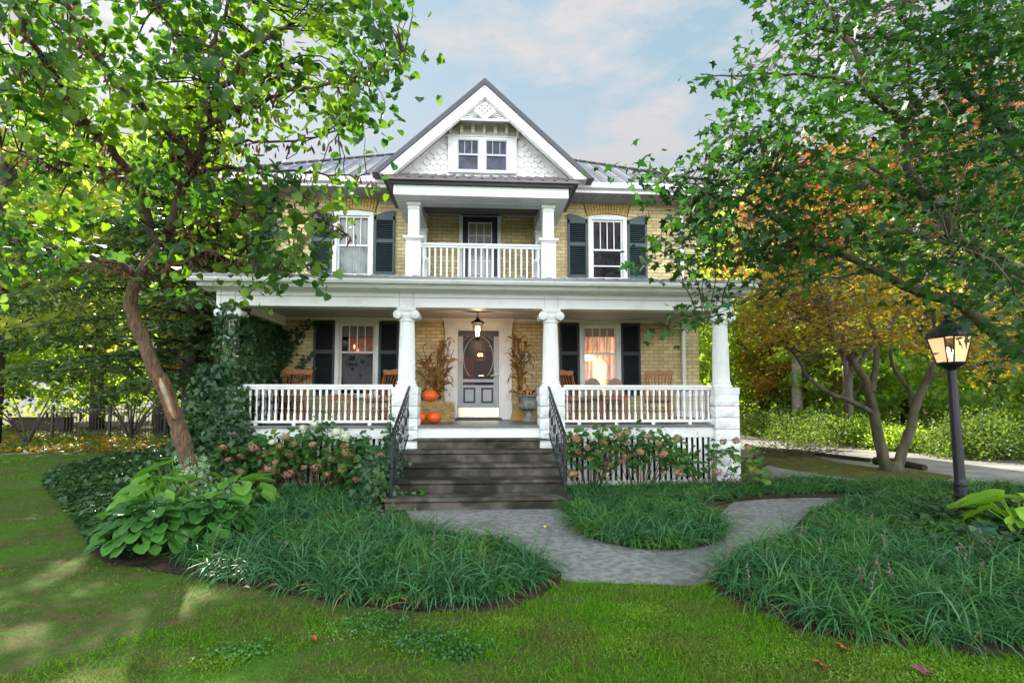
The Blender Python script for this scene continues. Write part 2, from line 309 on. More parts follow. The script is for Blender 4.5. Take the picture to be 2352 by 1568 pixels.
T_NEED = (np.array([(0,0,0),(.11,.4,.0),(0,1,0),(-.11,.4,.0)]), np.array([(0,1,2),(0,2,3)]))
T_POD = (np.array([(0,0,0),(.10,.3,.02),(.09,.75,.0),(0,1,0),(-.09,.75,.0),(-.10,.3,.02)]), np.array([(0,1,2),(0,2,3),(0,3,4),(0,4,5)]))
T_IVY = (np.array([(0,0,0),(.45,.02,0),(.32,.42,.05),(0,.95,-.03),(-.32,.42,.05),(-.45,.02,0)]), np.array([(0,1,2),(0,2,3),(0,3,4),(0,4,5)]))
def leafV(pos, dr, nr, size, T, wid=1.):
    pos = np.asarray(pos, float); dr = unit(np.asarray(dr, float)); nr = np.asarray(nr, float); nr = unit(nr - dr*(nr*dr).sum(1, keepdims=True)); R = np.cross(dr, nr)
    t, f = T; size = np.broadcast_to(size, (len(pos),))
    V = pos[:, None, :] + size[:, None, None]*(t[None, :, 0, None]*R[:, None, :]*wid + t[None, :, 1, None]*dr[:, None, :] + t[None, :, 2, None]*nr[:, None, :])
    F = f[None] + (np.arange(len(pos))*len(t))[:, None, None]
    return V.reshape(-1, 3), F.reshape(-1, 3)
def leaves(name, pos, dr, nr, size, T, m, parent=None, wid=1., loc=None):
    V, F = leafV(pos, dr, nr, size, T, wid); return npmesh(name, V, F, m, parent, loc=loc)
def rdir(n, bias=(0,0,0), k=1.): return unit(unit(RG.normal(size=(n, 3)))*k + np.array(bias))
def inpoly(x, y, poly):
    x = np.asarray(x); y = np.asarray(y); c = np.zeros(x.shape, bool); n = len(poly)
    for i in range(n):
        x0, y0 = poly[i]; x1, y1 = poly[(i+1) % n]
        cond = ((y0 > y) != (y1 > y)) & (x < (x1-x0)*(y-y0)/((y1-y0) or 1e-9)+x0); c ^= cond
    return c
def polysample(poly, n):
    p = np.array(poly); lo = p.min(0); hi = p.max(0); out = []
    k = 0
    while k < n:
        q = RG.uniform(lo, hi, size=(n*2, 2)); q = q[inpoly(q[:, 0], q[:, 1], poly)]; out.append(q); k += len(q)
    return np.concatenate(out)[:n]
def area(poly):
    return abs(sum(poly[i][0]*poly[(i+1) % len(poly)][1] - poly[(i+1) % len(poly)][0]*poly[i][1] for i in range(len(poly))))/2
def smoothpoly(poly, it=2):
    for _ in range(it):
        q = []
        for i in range(len(poly)):
            a = poly[i]; b = poly[(i+1) % len(poly)]
            q += [(a[0]*.75+b[0]*.25, a[1]*.75+b[1]*.25), (a[0]*.25+b[0]*.75, a[1]*.25+b[1]*.75)]
        poly = q
    return poly
def sheet(name, poly, z, m, kind='structure', **k):
    o = link(name, MB().add([(x, y, z) for x, y in poly], [tuple(range(len(poly)))]).mesh(name), m)
    if o.data.polygons[0].normal.z < 0: o.data.flip_normals()
    return tag(o, kind=kind, **k)

# ------------------------------------------------------------------ ground, paths, beds
gnd = sheet('ground', [(-160, -60), (160, -60), (160, 220), (-160, 220)], 0, SOIL)
lawn_poly = [(-18, -9), (14, -9), (14, 1.5), (6.5, 2.4), (3.6, 3.0), (2.2, 3.5), (1.95, 4.46), (.75, 4.64), (.4, 4.2), (-.6, 3.95), (-3.0, 5.2), (-4.5, 6.6),
             (-5, 9.0), (-5, 14.0), (-6.5, 15.2), (-9, 17.5), (-12, 16.6), (-15.5, 17.0), (-18, 15.5)]
sheet('lawn', lawn_poly, .004, LAWN)
path_poly = smoothpoly([G(*p) for p in [(880, 1166), (1330, 1164), (1460, 1215), (1640, 1200), (1690, 1142), (1800, 1124), (1960, 1128), (1900, 1160), (1840, 1210), (1720, 1290), (1615, 1346),
                                       (1600, 1348), (1305, 1338), (1290, 1332), (1230, 1262), (1050, 1250), (900, 1230)]], 2)
sheet('front_path', path_poly, .008, CONCP)
drive_poly = smoothpoly([(12.8, 26.5), (13.6, 23.3), (13.3, 15.6), (16.5, 12.9), (24, 10.5), (24, 6.5), (11.5, 8.9), (9.3, 11.9), (8.2, 14), (6.6, 14.6), (6.4, 16.4), (8.4, 18.2), (10.3, 26.5)], 2)
sheet('driveway', drive_poly, .006, DRIVE)
sheet('side_path', smoothpoly([G(*p) for p in [(1760, 1118), (1950, 1100), (2150, 1118), (2360, 1120), (2360, 1090), (2150, 1093), (1980, 1086), (1800, 1062), (1740, 1075)]], 2), .012, DRIVE)
moss_poly = smoothpoly([G(*p) for p in [(1715, 1040), (1830, 1040), (1950, 1068), (2060, 1078), (2180, 1090), (2200, 1102), (2060, 1112), (1900, 1092), (1760, 1072)]], 2)
sheet('moss_bank', moss_poly, .016, MOSS)
bedL = smoothpoly([(-1.2, 8.2)]+[G(*p) for p in [(960, 1235), (1100, 1262), (1230, 1300), (1310, 1322), (1220, 1390), (1080, 1412), (900, 1402), (700, 1374), (500, 1338), (330, 1308), (215, 1292), (190, 1230), (140, 1160), (85, 1105), (140, 1075), (260, 1048), (400, 1028)]]+[(-6, 15), (-4.8, 14), (-4.6, 9.5), (-1.3, 9.4)], 1)
bedC = smoothpoly([(1.35, 9.4), (1.3, 7.9), (1.15, 6.7), (1.3, 5.85), (1.8, 5.45), (2.4, 5.5), (2.95, 5.95), (3.15, 6.7), (3.5, 7.8), (5.0, 8.3), (6.6, 8.1), (7.3, 9.2), (5.6, 10.0), (4.8, 12.8), (4.4, 9.4)], 1)
bedR = smoothpoly([(2.0, 4.5), (1.92, 4.1), (2.3, 3.45), (3.0, 3.12), (3.9, 3.0), (6.6, 2.4), (9, 2.2), (11, 5), (9.0, 8.2), (7.0, 8.1), (5.0, 7.5), (4.2, 6.6), (3.3, 5.6), (2.5, 4.95)], 1)
for nm, b_ in (('planting_bed', bedL), ('planting_bed', bedC), ('planting_bed', bedR), ('planting_bed', [(5.4, 8.9), (7.2, 8.0), (9.8, 8.2), (9.8, 9.2), (7.6, 9.6), (5.8, 9.8)])): sheet(nm, b_, .02, MULCH)
# low rounded edge of the driveway
edge = [(14.2, 23), (13.75, 15.4), (16.6, 13.2), (24, 10.8)]
MB().tube([(x, y, .03) for x, y in smoothpoly(edge, 0)], .06, 6).build('driveway_edging', MULCH)
tag(D.objects['driveway_edging'], 'dark curved edging along the far side of the driveway', 'edging')

# ------------------------------------------------------------------ house
YW = 12.1; CX = .03
H = thing('house', 'two storey yellow brick house with white front porch and gabled dormer', 'house', (CX, YW, 0), world=True)
def hp(mb, name, m, parent=None, **k):
    p = parent if parent is not None else H
    loc = -H.location if p is H else Vector((0, 0, 0))
    return mb.build(name, m, p, loc=loc, **k)
XL, XR = -5.25, 5.30
holes = [(-3.30, -2.44, 1.76, 3.42), (2.44, 3.30, 1.76, 3.42), (-.56, .47, 1.16, 3.31), (-3.40, -2.60, 4.56, 6.02), (2.68, 3.48, 4.56, 6.02), (-.49, .46, 4.12, 6.06)]
def wall_holes(x0, x1, z0, z1, y0, y1, hs):
    mb = MB(); xs = sorted({x0, x1, *[h[0] for h in hs], *[h[1] for h in hs]}); zs = sorted({z0, z1, *[h[2] for h in hs], *[h[3] for h in hs]})
    inh = lambda x, z: any(h[0] < x < h[1] and h[2] < z < h[3] for h in hs)
    def q(a, b, c, d): mb.add([a, b, c, d], [(0, 1, 2, 3)])
    for i in range(len(xs)-1):
        for j in range(len(zs)-1):
            a, b, c, d = xs[i], xs[i+1], zs[j], zs[j+1]
            if inh((a+b)/2, (c+d)/2): continue
            q((a, y0, c), (b, y0, c), (b, y0, d), (a, y0, d))
    for h in hs:
        a, b, c, d = h
        q((a, y0, c), (a, y0, d), (a, y1, d), (a, y1, c)); q((b, y0, c), (b, y1, c), (b, y1, d), (b, y0, d))
        q((a, y0, d), (b, y0, d), (b, y1, d), (a, y1, d)); q((a, y0, c), (a, y1, c), (b, y1, c), (b, y0, c))
    # sides and back
    q((x0, y0, z0), (x0, y0, z1), (x0, 22.0, z1), (x0, 22.0, z0)); q((x1, y0, z0), (x1, 22.0, z0), (x1, 22.0, z1), (x1, y0, z1)); q((x0, 22., z0), (x0, 22., z1), (x1, 22., z1), (x1, 22., z0))
    return mb
hp(wall_holes(XL, XR, 0, 6.42, YW, YW+.25, holes), 'brick_wall', BRICK, fixn=False)
# rooms behind the windows
LITWALL = mat('lit_room_wall', (.45, .22, .13), .8, .1, emit=(1., .42, .18), es=.16)
room = MB()
def roombox(mb, x0, x1, y0, y1, z0, z1):
    mb.add([(x0,y0,z0),(x1,y0,z0),(x1,y1,z0),(x0,y1,z0),(x0,y0,z1),(x1,y0,z1),(x1,y1,z1),(x0,y1,z1)], [(0,1,2,3),(7,6,5,4),(1,2,6,5),(2,3,7,6),(3,0,4,7)])
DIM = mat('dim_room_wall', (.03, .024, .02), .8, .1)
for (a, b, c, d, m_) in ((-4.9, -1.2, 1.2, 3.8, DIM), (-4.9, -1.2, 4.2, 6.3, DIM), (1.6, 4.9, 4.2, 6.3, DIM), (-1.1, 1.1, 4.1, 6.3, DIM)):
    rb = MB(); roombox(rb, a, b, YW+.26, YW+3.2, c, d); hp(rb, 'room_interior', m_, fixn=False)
HALL = mat('hall_ceiling_plaster', (.14, .09, .085), .7, .2, emit=(.9, .5, .4), es=.012)
rb = MB(); roombox(rb, -1.15, 1.15, YW+.26, YW+6.5, 1.17, 3.75); hp(rb, 'room_interior', HALL, fixn=False)
hall_dark = MB().box(-1.1, 1.1, YW+6.3, YW+6.4, 1.18, 2.3); hp(hall_dark, 'interior_wall', DARK)
hp(MB().box(-.62, -.18, YW+1.2, YW+3.9, 1.18, 2.75), 'interior_wall', mat('red_brown_wall', (.28, .085, .05), .7, .2, emit=(.8, .2, .1), es=.03))
rb = MB(); roombox(rb, 1.6, 4.9, YW+.26, YW+3.2, 1.2, 3.8); hp(rb, 'room_interior', LITWALL, fixn=False)

# windows
def window(x0, x1, z0, z1, arch, name='window', bars=4, storm=False, blind=None, glass=GLASS, mrz=None):
    """x0..x1, z0..z1 outer casing of a sash window"""
    c = .095; yf = YW-.05; mb = MB()
    mb.box(x0, x0+c, yf, YW+.06, z0, z1-c); mb.box(x1-c, x1, yf, YW+.06, z0, z1-c)
    if arch:
        n = 9; w = x1-x0; pts = [(x0+w*i/n, z1-c*.2 + arch*(1-(2*i/n-1)**2)) for i in range(n+1)]
        mb.prism([(x0, z1-c)] + pts + [(x1, z1-c)], yf, YW+.06)
    else: mb.box(x0, x1, yf, YW+.06, z1-c, z1)
    f = hp(mb, name, WHITE, bev=.006)
    sb = MB().box(x0-.06, x1+.06, yf-.06, YW+.06, z0-.06, z0); sb.build('sill', WHITED, f, loc=(0,0,0), bev=.006)
    xi0, xi1, zi0, zi1 = x0+c, x1-c, z0, z1-c; s = .045
    zm = mrz or (zi0+zi1)/2+.07
    sh = MB()
    for (a, b, yy) in ((zi0, zm+.02, YW+.03), (zm-.02, zi1, YW+.005)):
        sh.box(xi0, xi0+s, yy, yy+.03, a, b); sh.box(xi1-s, xi1, yy, yy+.03, a, b); sh.box(xi0+s, xi1-s, yy, yy+.03, a, a+s*.9); sh.box(xi0+s, xi1-s, yy, yy+.03, b-s*.9, b)
    for i in range(1, bars):
        x = xi0+s+(xi1-xi0-2*s)*i/bars; sh.box(x-.011, x+.011, YW+.002, YW+.02, zm, zi1-s)
    if storm: sh.box(xi0+s, xi1-s, YW+.0, YW+.03, zi0+(zm-zi0)*.42, zi0+(zm-zi0)*.42+.03)
    sh.build('sash', WHITE, f, loc=(0,0,0))
    MB().add([(xi0+s, YW+.05, zi0), (xi1-s, YW+.05, zi0), (xi1-s, YW+.05, zi1), (xi0+s, YW+.05, zi1)], [(0, 1, 2, 3)]).build('pane', glass, f, loc=(0,0,0), fixn=False)
    if blind:
        zb, bm_ = blind
        k = MB()
        n = 24
        for i in range(n):
            a = xi0+(xi1-xi0)*i/n; b = xi0+(xi1-xi0)*(i+1)/n
            k.add([(a, YW+.13+.02*(i % 2), zb), (b, YW+.13+.02*((i+1) % 2), zb), (b, YW+.13+.02*((i+1) % 2), zi1), (a, YW+.13+.02*(i % 2), zi1)], [(0, 1, 2, 3)])
        k.build('blind', bm_, f, loc=(0,0,0), fixn=False)
    return f
BLIND = mat('pale_blind', (.42, .43, .40), .8, .2, col2=(.25, .28, .24), vscale=3)
BLIND2 = mat('roller_blind', (.55, .48, .42), .8, .2)
CURT = mat('lit_lace_curtain', (.65, .42, .30), .8, .1, emit=(1, .48, .25), es=.2)
w1 = window(-3.37, -2.37, 1.74, 3.49, 0, glass=GLASSD, blind=(3.12, BLIND2), mrz=2.74); 
w2 = window(2.37, 3.37, 1.74, 3.49, 0, blind=(3.16, BLIND2), mrz=2.74)
w3 = window(-3.47, -2.53, 4.56, 6.07, .045, blind=(4.6, BLIND), mrz=5.27)
w4 = window(2.60, 3.55, 4.56, 6.10, .045, glass=GLASSD, storm=True, mrz=5.27)
# lace curtain, lamp and chairs inside the lit room
def curtainmat():
    m, n, l = newmat('lit_lace_curtain_folds'); o = n.new('ShaderNodeOutputMaterial'); b = n.new('ShaderNodeBsdfPrincipled'); l.new(b.outputs[0], o.inputs[0]); b.inputs['Roughness'].default_value = .9
    t = n.new('ShaderNodeTexCoord'); q = n.new('ShaderNodeMapping'); q.inputs['Scale'].default_value = (26, 1, 1.6); l.new(t.outputs['Object'], q.inputs[0])
    z = n.new('ShaderNodeTexNoise'); z.inputs['Scale'].default_value = 1; z.inputs['Detail'].default_value = 4; l.new(q.outputs[0], z.inputs['Vector'])
    r = n.new('ShaderNodeValToRGB'); r.color_ramp.elements[0].position = .38; r.color_ramp.elements[0].color = (.30, .10, .045, 1); r.color_ramp.elements[1].position = .62; r.color_ramp.elements[1].color = (.85, .55, .34, 1)
    l.new(z.outputs[0], r.inputs['Fac']); l.new(r.outputs[0], b.inputs['Base Color']); l.new(r.outputs[0], b.inputs['Emission Color']); b.inputs['Emission Strength'].default_value = .22
    return m
cm_ = curtainmat(); k = MB(); n = 40
for i in range(n):
    a = 2.40+.95*i/n; b = 2.40+.95*(i+1)/n; f = lambda t: YW+.34+.03*math.sin(t*70)
    k.add([(a, f(a), 1.4), (b, f(b), 1.4), (b, f(b), 3.5), (a, f(a), 3.5)], [(0, 1, 2, 3)])
k.build('lace_curtain', cm_, w2, loc=(0,0,0), fixn=False)
GLOW = mat('lamp_shade_glow', (1, .8, .5), .6, .1, emit=(1, .72, .38), es=.9)
MB().lathe([(.02, .18), (.10, .16), (.17, .08), (.20, 0), (.0, 0)], (2.62, YW+.24, 2.60), 16).build('ceiling_lamp_shade', GLOW, w2, loc=(0,0,0), smooth=True)
MB().lathe([(.02, .0), (.15, .3), (.17, .75), (.0, .95)], (2.93, YW+.27, 1.75), 16, sy=.25).build('lit_curtain_glow', mat('bright_lamp_glow', (1, .85, .6), .6, .1, emit=(1, .66, .36), es=.34), w2, loc=(0,0,0), smooth=True)
# lights seen inside the left window
for i, (x, z) in enumerate(((-3.13, 2.95), (-2.58, 2.92), (-3.05, 2.86))): MB().lathe([(.01, -.05), (.03, 0), (.01, .06)], (x, YW+.8, z), 8).build('wall_lamp', mat('small_amber_lamp', (1, .5, .2), .5, .1, emit=(1, .35, .1), es=1.2), w1, loc=(0,0,0))
MB().box(-3.3, -2.4, YW+.85, YW+.9, 2.78, 3.2).build('window_drape', mat('brown_drape', (.20, .08, .04), .8, .1, emit=(.8, .25, .1), es=.05, col2=(.06, .03, .02), vscale=8), w1, loc=(0,0,0))

# shutters
def shutter(x0, x1, z0, z1, rise=0, slope=1):
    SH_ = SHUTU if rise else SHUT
    f = .05; y0, y1 = YW-.05, YW-.012; mb = MB(); zt = z1
    n = 6
    mb.box(x0, x0+f, y0, y1, z0, z1 if not rise else z1-.0); mb.box(x1-f, x1, y0, y1, z0, z1)
    zm = z0 + (z1-z0)*.58
    mb.box(x0+f, x1-f, y0, y1, z0, z0+.09); mb.box(x0+f, x1-f, y0, y1, zm-.045, zm+.045)
    if rise:
        pts = [(x0+(x1-x0)*i/n, z1+rise*math.sin((i/n if slope > 0 else 1-i/n)*PI/2)) for i in range(n+1)]
        mb.prism([(x0, z1-.10), (x0+f, z1-.10), (x1-f, z1-.10), (x1, z1-.10)][::3] + pts[::-1], y0, y1)
    else: mb.box(x0+f, x1-f, y0, y1, z1-.07, z1)
    s = hp(mb, 'shutter', SH_, bev=.004)
    sl_ = MB()
    for a, b in ((z0+.09, zm-.045), (zm+.045, z1-(.10 if rise else .07))):
        k = int((b-a)/.045)
        for i in range(k):
            z = a+(b-a)*(i+.5)/k; sl_.beam((x0+f, YW-.03, z), (x1-f, YW-.03, z), .036, .010, (0, -.6, 1))
    sl_.build('louvre', SH_, s, loc=(0,0,0))
    MB().box(x0+f, x1-f, YW-.014, YW-.010, z0+.05, z1-.05).build('backing', DARK, s, loc=(0,0,0))
for a in ((-3.86, -3.38), (-2.36, -1.91), (1.89, 2.36), (3.38, 3.85)): shutter(a[0], a[1], 1.74, 3.47)
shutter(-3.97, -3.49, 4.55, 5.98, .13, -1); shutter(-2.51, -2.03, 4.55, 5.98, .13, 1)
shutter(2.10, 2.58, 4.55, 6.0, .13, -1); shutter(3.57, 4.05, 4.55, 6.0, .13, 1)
# brick arches
for cx_, z in ((-3.0, 6.06), (3.075, 6.09)):
    bk = MB(); mo = MB(); R_ = 2.1; zc = z+.02-R_+.045; n = 15
    mo.prism([(cx_+r*math.sin(a), zc+r*math.cos(a)) for r, a in [(R_+.0, -.245), (R_+.325, -.245)] + [(R_+.325, t) for t in np.linspace(-.2, .2, 6)] + [(R_+.325, .245), (R_, .245)] + [(R_, t) for t in np.linspace(.2, -.2, 6)]], YW-.008, YW+.02)
    for i in range(n):
        a = -.235+.47*(i+.5)/n; h1 = .47/n/2*.80
        for (ra, rb_) in (((R_+.01, R_+.20), (R_+.21, R_+.325)) if i % 2 else ((R_+.01, R_+.11), (R_+.12, R_+.325))):
            bk.prism([(cx_+ra*math.sin(a-h1), zc+ra*math.cos(a-h1)), (cx_+ra*math.sin(a+h1), zc+ra*math.cos(a+h1)), (cx_+rb_*math.sin(a+h1), zc+rb_*math.cos(a+h1)), (cx_+rb_*math.sin(a-h1), zc+rb_*math.cos(a-h1))], YW-.016, YW+.01)
    ar = hp(bk, 'brick_arch', BRICKU); mo.build('mortar', MORTAR, ar, loc=(0,0,0))

# front door with casing
mb = MB(); yf = YW-.07
for s in (-1, 1):
    a, b = (-.83, -.57) if s < 0 else (.48, .74)
    mb.box(a, b, yf, YW+.02, 1.17, 3.31); mb.box(a-.015, b+.015, yf-.02, YW, 1.17, 1.55); mb.box(a+.05, b-.05, yf-.012, yf, 1.62, 3.2)
mb.box(-.85, .76, yf, YW+.02, 3.31, 3.50); mb.box(-.90, .81, yf-.05, YW+.02, 3.50, 3.55); mb.box(-.87, .78, yf-.025, YW, 3.47, 3.50)
mb.box(-.57, -.53, YW-.03, YW+.1, 1.17, 3.31); mb.box(.44, .48, YW-.03, YW+.1, 1.17, 3.31); mb.box(-.53, .44, YW-.03, YW+.1, 3.27, 3.31)
hp(mb, 'door_casing', WHITE, bev=.006)
# screen door: stiles, rails, panels (x -.52..44, z 1.21..3.26)
x0, x1, z0, z1 = -.525, .435, 1.22, 3.265; y0, y1 = YW+.0, YW+.035; s = .118
mb = MB().box(x0, x0+s, y0, y1, z0, z1).box(x1-s, x1, y0, y1, z0, z1).box(x0+s, x1-s, y0, y1, z1-.13, z1)
zt, z2, z3, z4 = z1-.13, 2.12, 1.98, 1.90
mb.box(x0+s, x1-s, y0, y1, 2.05, 2.12).box(x0+s, x1-s, y0, y1, z0, 1.98)
sd = hp(mb, 'screen_door', GREYD, bev=.004)
MB().box(x0, x1, y0-.006, y0-.001, z1-.13, z1).build('top_rail', DGREY, sd, loc=(0,0,0))
pn = MB()
for a, b in ((x0+.13, x0+.13+.28), (x1-.13-.28, x1-.13)):
    for (p, q, r, t) in ((a, b, 1.56, 1.60), (a, b, 1.88, 1.92), (a, a+.04, 1.60, 1.88), (b-.04, b, 1.60, 1.88)): pn.box(p, q, y0-.014, y0-.001, r, t)
pn.build('panel_moulding', BLACK, sd, loc=(0,0,0))
MB().box(x0+.0, x1, y0-.008, y0-.002, 1.23, 1.45).build('kick_plate', BRASS, sd, loc=(0,0,0))
MB().add([(x0+s, y0+.02, 1.97), (x1-s, y0+.02, 1.97), (x1-s, y0+.02, zt), (x0+s, y0+.02, zt)], [(0, 1, 2, 3)]).build('screen', SCREEN, sd, loc=(0,0,0), fixn=False)
fr = MB(); cxd = (x0+x1)/2
ow = (x1-x0)/2-s-.01; ov = [(cxd+ow*math.sin(t)*1.0, y0+.005, 2.62+.52*math.cos(t)) for t in np.linspace(-2.55, 2.55, 30)]
fr.tube(ov, .011, 5)
for sx in (-1, 1):
    for (a, b, c, e) in ((ow, .42, ow*.55, .52), (ow, .12, ow*.7, .30)):
        fr.tube([(cxd+sx*(a - (a-c)*t), y0+.005, 2.62+b+(e-b)*math.sin(t*PI/2)) for t in np.linspace(0, 1, 6)], .008, 5)
    fr.lathe([(.0, 0), (.02, .005), (.0, .012)], (cxd+sx*ow, y0-.005, 2.62), 8, axis='y')
fr.build('scrollwork', GREYD, sd, loc=(0,0,0), smooth=True)
MB().lathe([(.03, 0), (.03, .02), (.012, .03), (.012, .06)], (x1-.06, y0-.06, 2.22), 10, axis='y').tube([(x1-.06, y0-.06, 2.22), (x1-.19, y0-.07, 2.20)], [.016, .012], 8).build('handle', WHITE, sd, loc=(0,0,0), smooth=True)
hp(MB().box(-.60, .51, YW-.10, YW+.2, 1.165, 1.215), 'door_threshold', DGREY, bev=.006)
# chandelier and ceiling lights inside the hall
CG = mat('candle_bulb_glow', (1, .7, .3), .5, .1, emit=(1, .55, .2), es=9)
ch = thing('chandelier', 'lit lantern chandelier in the hall seen through the screen door', 'chandelier', (.0, YW+1.6, 3.15))
rg = MB()
for z in (-.17, -.45): rg.tube([(.14*math.cos(t), .14*math.sin(t), z) for t in np.linspace(0, 2*PI, 17)], .006, 5)
for j in range(8): rg.beam((.14*math.cos(j*PI/4), .14*math.sin(j*PI/4), -.17), (.14*math.cos(j*PI/4), .14*math.sin(j*PI/4), -.45), .006, .006, (0, 1, 0))
rg.tube([(0, 0, .6), (0, 0, -.4)], .007, 5); rg.build('cage', mat('copper_metal', (.4, .16, .06), .3, .5, .8), ch)
for j in range(4):
    MB().lathe([(.006, -.02), (.017, .01), (.004, .06)], (.055*math.cos(j*PI/2+.5), .055*math.sin(j*PI/2+.5), -.33), 8).build('bulb', CG, ch)
for i, y in enumerate((2.2, 3.6)):
    c_ = MB().lathe([(.0, -.012), (.085, -.01), (.085, .0)], (.03, YW+y+2, 2.42-.1*i), 16).build('recessed_light', mat('recessed_glow', (1, .7, .5), .5, .1, emit=(1, .6, .4), es=3), H, loc=-H.location)
# balcony door
mb = MB().box(-.51, -.43, YW-.05, YW+.06, 4.1, 6.03).box(.40, .48, YW-.05, YW+.06, 4.1, 6.03)
mb.prism([(-.51, 6.03)] + [(-.51+.99*i/8, 6.10+.07*(1-(2*i/8-1)**2)) for i in range(9)] + [(.48, 6.03)], YW-.05, YW+.06); hp(mb, 'balcony_door_casing', WHITE, bev=.006)
NAVY = mat('blue_black_door_paint', (.02, .03, .05), .4, .4)
mb = MB(); a, b, c, d = -.29, .26, 4.32, 5.88
mb.box(-.43, a, YW+.02, YW+.06, 4.1, 6.03).box(b, .40, YW+.02, YW+.06, 4.1, 6.03).box(a, b, YW+.02, YW+.06, d, 6.03).box(a, b, YW+.02, YW+.06, 4.1, c)
bd = hp(mb, 'balcony_door', NAVY)
mb = MB()
for i in range(4):
    x = a+(b-a)*i/3; mb.box(x-.012, x+.012, YW+.012, YW+.03, c, d)
for i in range(6):
    z = c+(d-c)*i/5; mb.box(a-.012, b+.012, YW+.010, YW+.028, z-.012, z+.012)
mb.build('glazing_bar', WHITE, bd, loc=(0,0,0)); MB().box(a, b, YW+.035, YW+.04, c, d).build('pane', mat('door_glass_with_pale_blind', (.30, .30, .29), .12, .6), bd, loc=(0,0,0))

# ------------------------------------------------------------------ porch
FY = 9.52; PZ = 1.16; PXL, PXR = -4.78, 4.86
hp(MB().box(PXL-.06, PXR+.06, FY-.07, YW-.01, PZ-.04, PZ), 'porch_floor', FLOORP, bev=.008)
sk = MB().box(PXL, PXR, FY, FY+.05, PZ-.24, PZ-.041).box(PXR-.05, PXR, FY+.05, YW, PZ-.24, PZ-.041).box(PXL, PXL+.05, FY+.05, YW, PZ-.24, PZ-.041)
hp(sk, 'porch_skirt_board', WHITE, bev=.004)
for (xa, xb) in ((PXL+.1, -1.62), (1.6, PXR-.1)):
    lt = MB()
    n = int((xb-xa)/.105)
    for i in range(n): x = xa+(xb-xa)*(i+.5)/n; lt.box(x-.028, x+.028, FY+.03, FY+.05, .02, PZ-.24)
    lt.box(xa, xb, FY+.049, FY+.07, .05, .12); hp(lt, 'porch_lattice', WHITED)
lt = MB().box(PXR-.021, PXR-.01, FY+.1, FY+2.6, .05, .12)
for i in range(22): y = FY+.2+i*.11; lt.box(PXR-.04, PXR-.02, y-.028, y+.028, .02, PZ-.24)
hp(lt, 'porch_lattice', WHITED)
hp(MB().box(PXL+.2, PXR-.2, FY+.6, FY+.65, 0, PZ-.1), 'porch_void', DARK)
# columns with rock-faced piers
def pier(x, y, z0, z1, w):
    mb = MB(); k = int(round((z1-.13-z0)/.205)); hh = (z1-.13-z0)/k
    for i in range(k):
        a = z0+i*hh+.006; b = a+hh-.012; n = 5
        rough = i > 0 or z0 > .5
        for sx, sy in ((0, -1), (0, 1), (-1, 0), (1, 0)):
            vs = []
            for j in range(4):
                for q in range(n+1):
                    u = -1+2*q/n; v = j/3; e = 0 if (q in (0, n) or j in (0, 3)) else rnd.uniform(.008, .030)*(1 if rough else .35)
                    off = w/2+e
                    p = (x+u*w/2, y+sy*off) if sx == 0 else (x+sx*off, y+u*w/2)
                    vs.append((*p, a+(b-a)*v))
            mb.add(vs, [(j*(n+1)+q, j*(n+1)+q+1, (j+1)*(n+1)+q+1, (j+1)*(n+1)+q) for j in range(3) for q in range(n)])
        mb.box(x-w/2+.004, x+w/2-.004, y-w/2+.004, y+w/2-.004, a-.012, b+.008)
    mb.box(x-w/2-.01, x+w/2+.01, y-w/2-.01, y+w/2+.01, z1-.13, z1)
    return mb
def column(x, y=9.65, w=.46):
    c = hp(pier(x, y, 0, 1.86, w), 'column', STONEW, fixn=False)
    sh = MB(); z0, z1 = 1.98, 3.10
    prof = [(.158, z0)] + [(.158-.026*t**1.7, z0+(z1-z0)*t) for t in np.linspace(0, 1, 7)]
    sh.lathe(prof, (x, y, 0), 48, flute=.055); sh.build('shaft', WHITE, c, loc=(0,0,0))
    MB().lathe([(.20, 1.861), (.205, 1.90), (.175, 1.92), (.17, 1.935), (.185, 1.955), (.165, 1.985)], (x, y, 0), 28).build('base', WHITE, c, loc=(0,0,0), smooth=True)
    cp = MB().lathe([(.137, 3.07), (.15, 3.10), (.145, 3.12), (.17, 3.19), (.16, 3.22)], (x, y, 0), 24)
    cp.box(x-.17, x+.17, y-.17, y+.17, 3.27, 3.335)
    cp.prism([(x-.19, 3.215), (x+.19, 3.215), (x+.20, 3.27), (x-.20, 3.27)], y-.15, y+.15)
    for sx in (-1, 1):
        for r_, yy in ((.078, .165), (.052, .18), (.026, .19)):
            cp.lathe([(r_, -yy), (r_*1.0, -yy+.02), (r_*.86, -.06), (r_*.8, 0), (r_*.86, .06), (r_, yy)], (x+sx*.165, y, 3.205), 18, axis='y')
    cp.build('capital', WHITED, c, loc=(0,0,0), bev=.004)
    return c
COLX = (-4.57, -1.37, 1.335, 4.66)
for x in COLX: column(x)
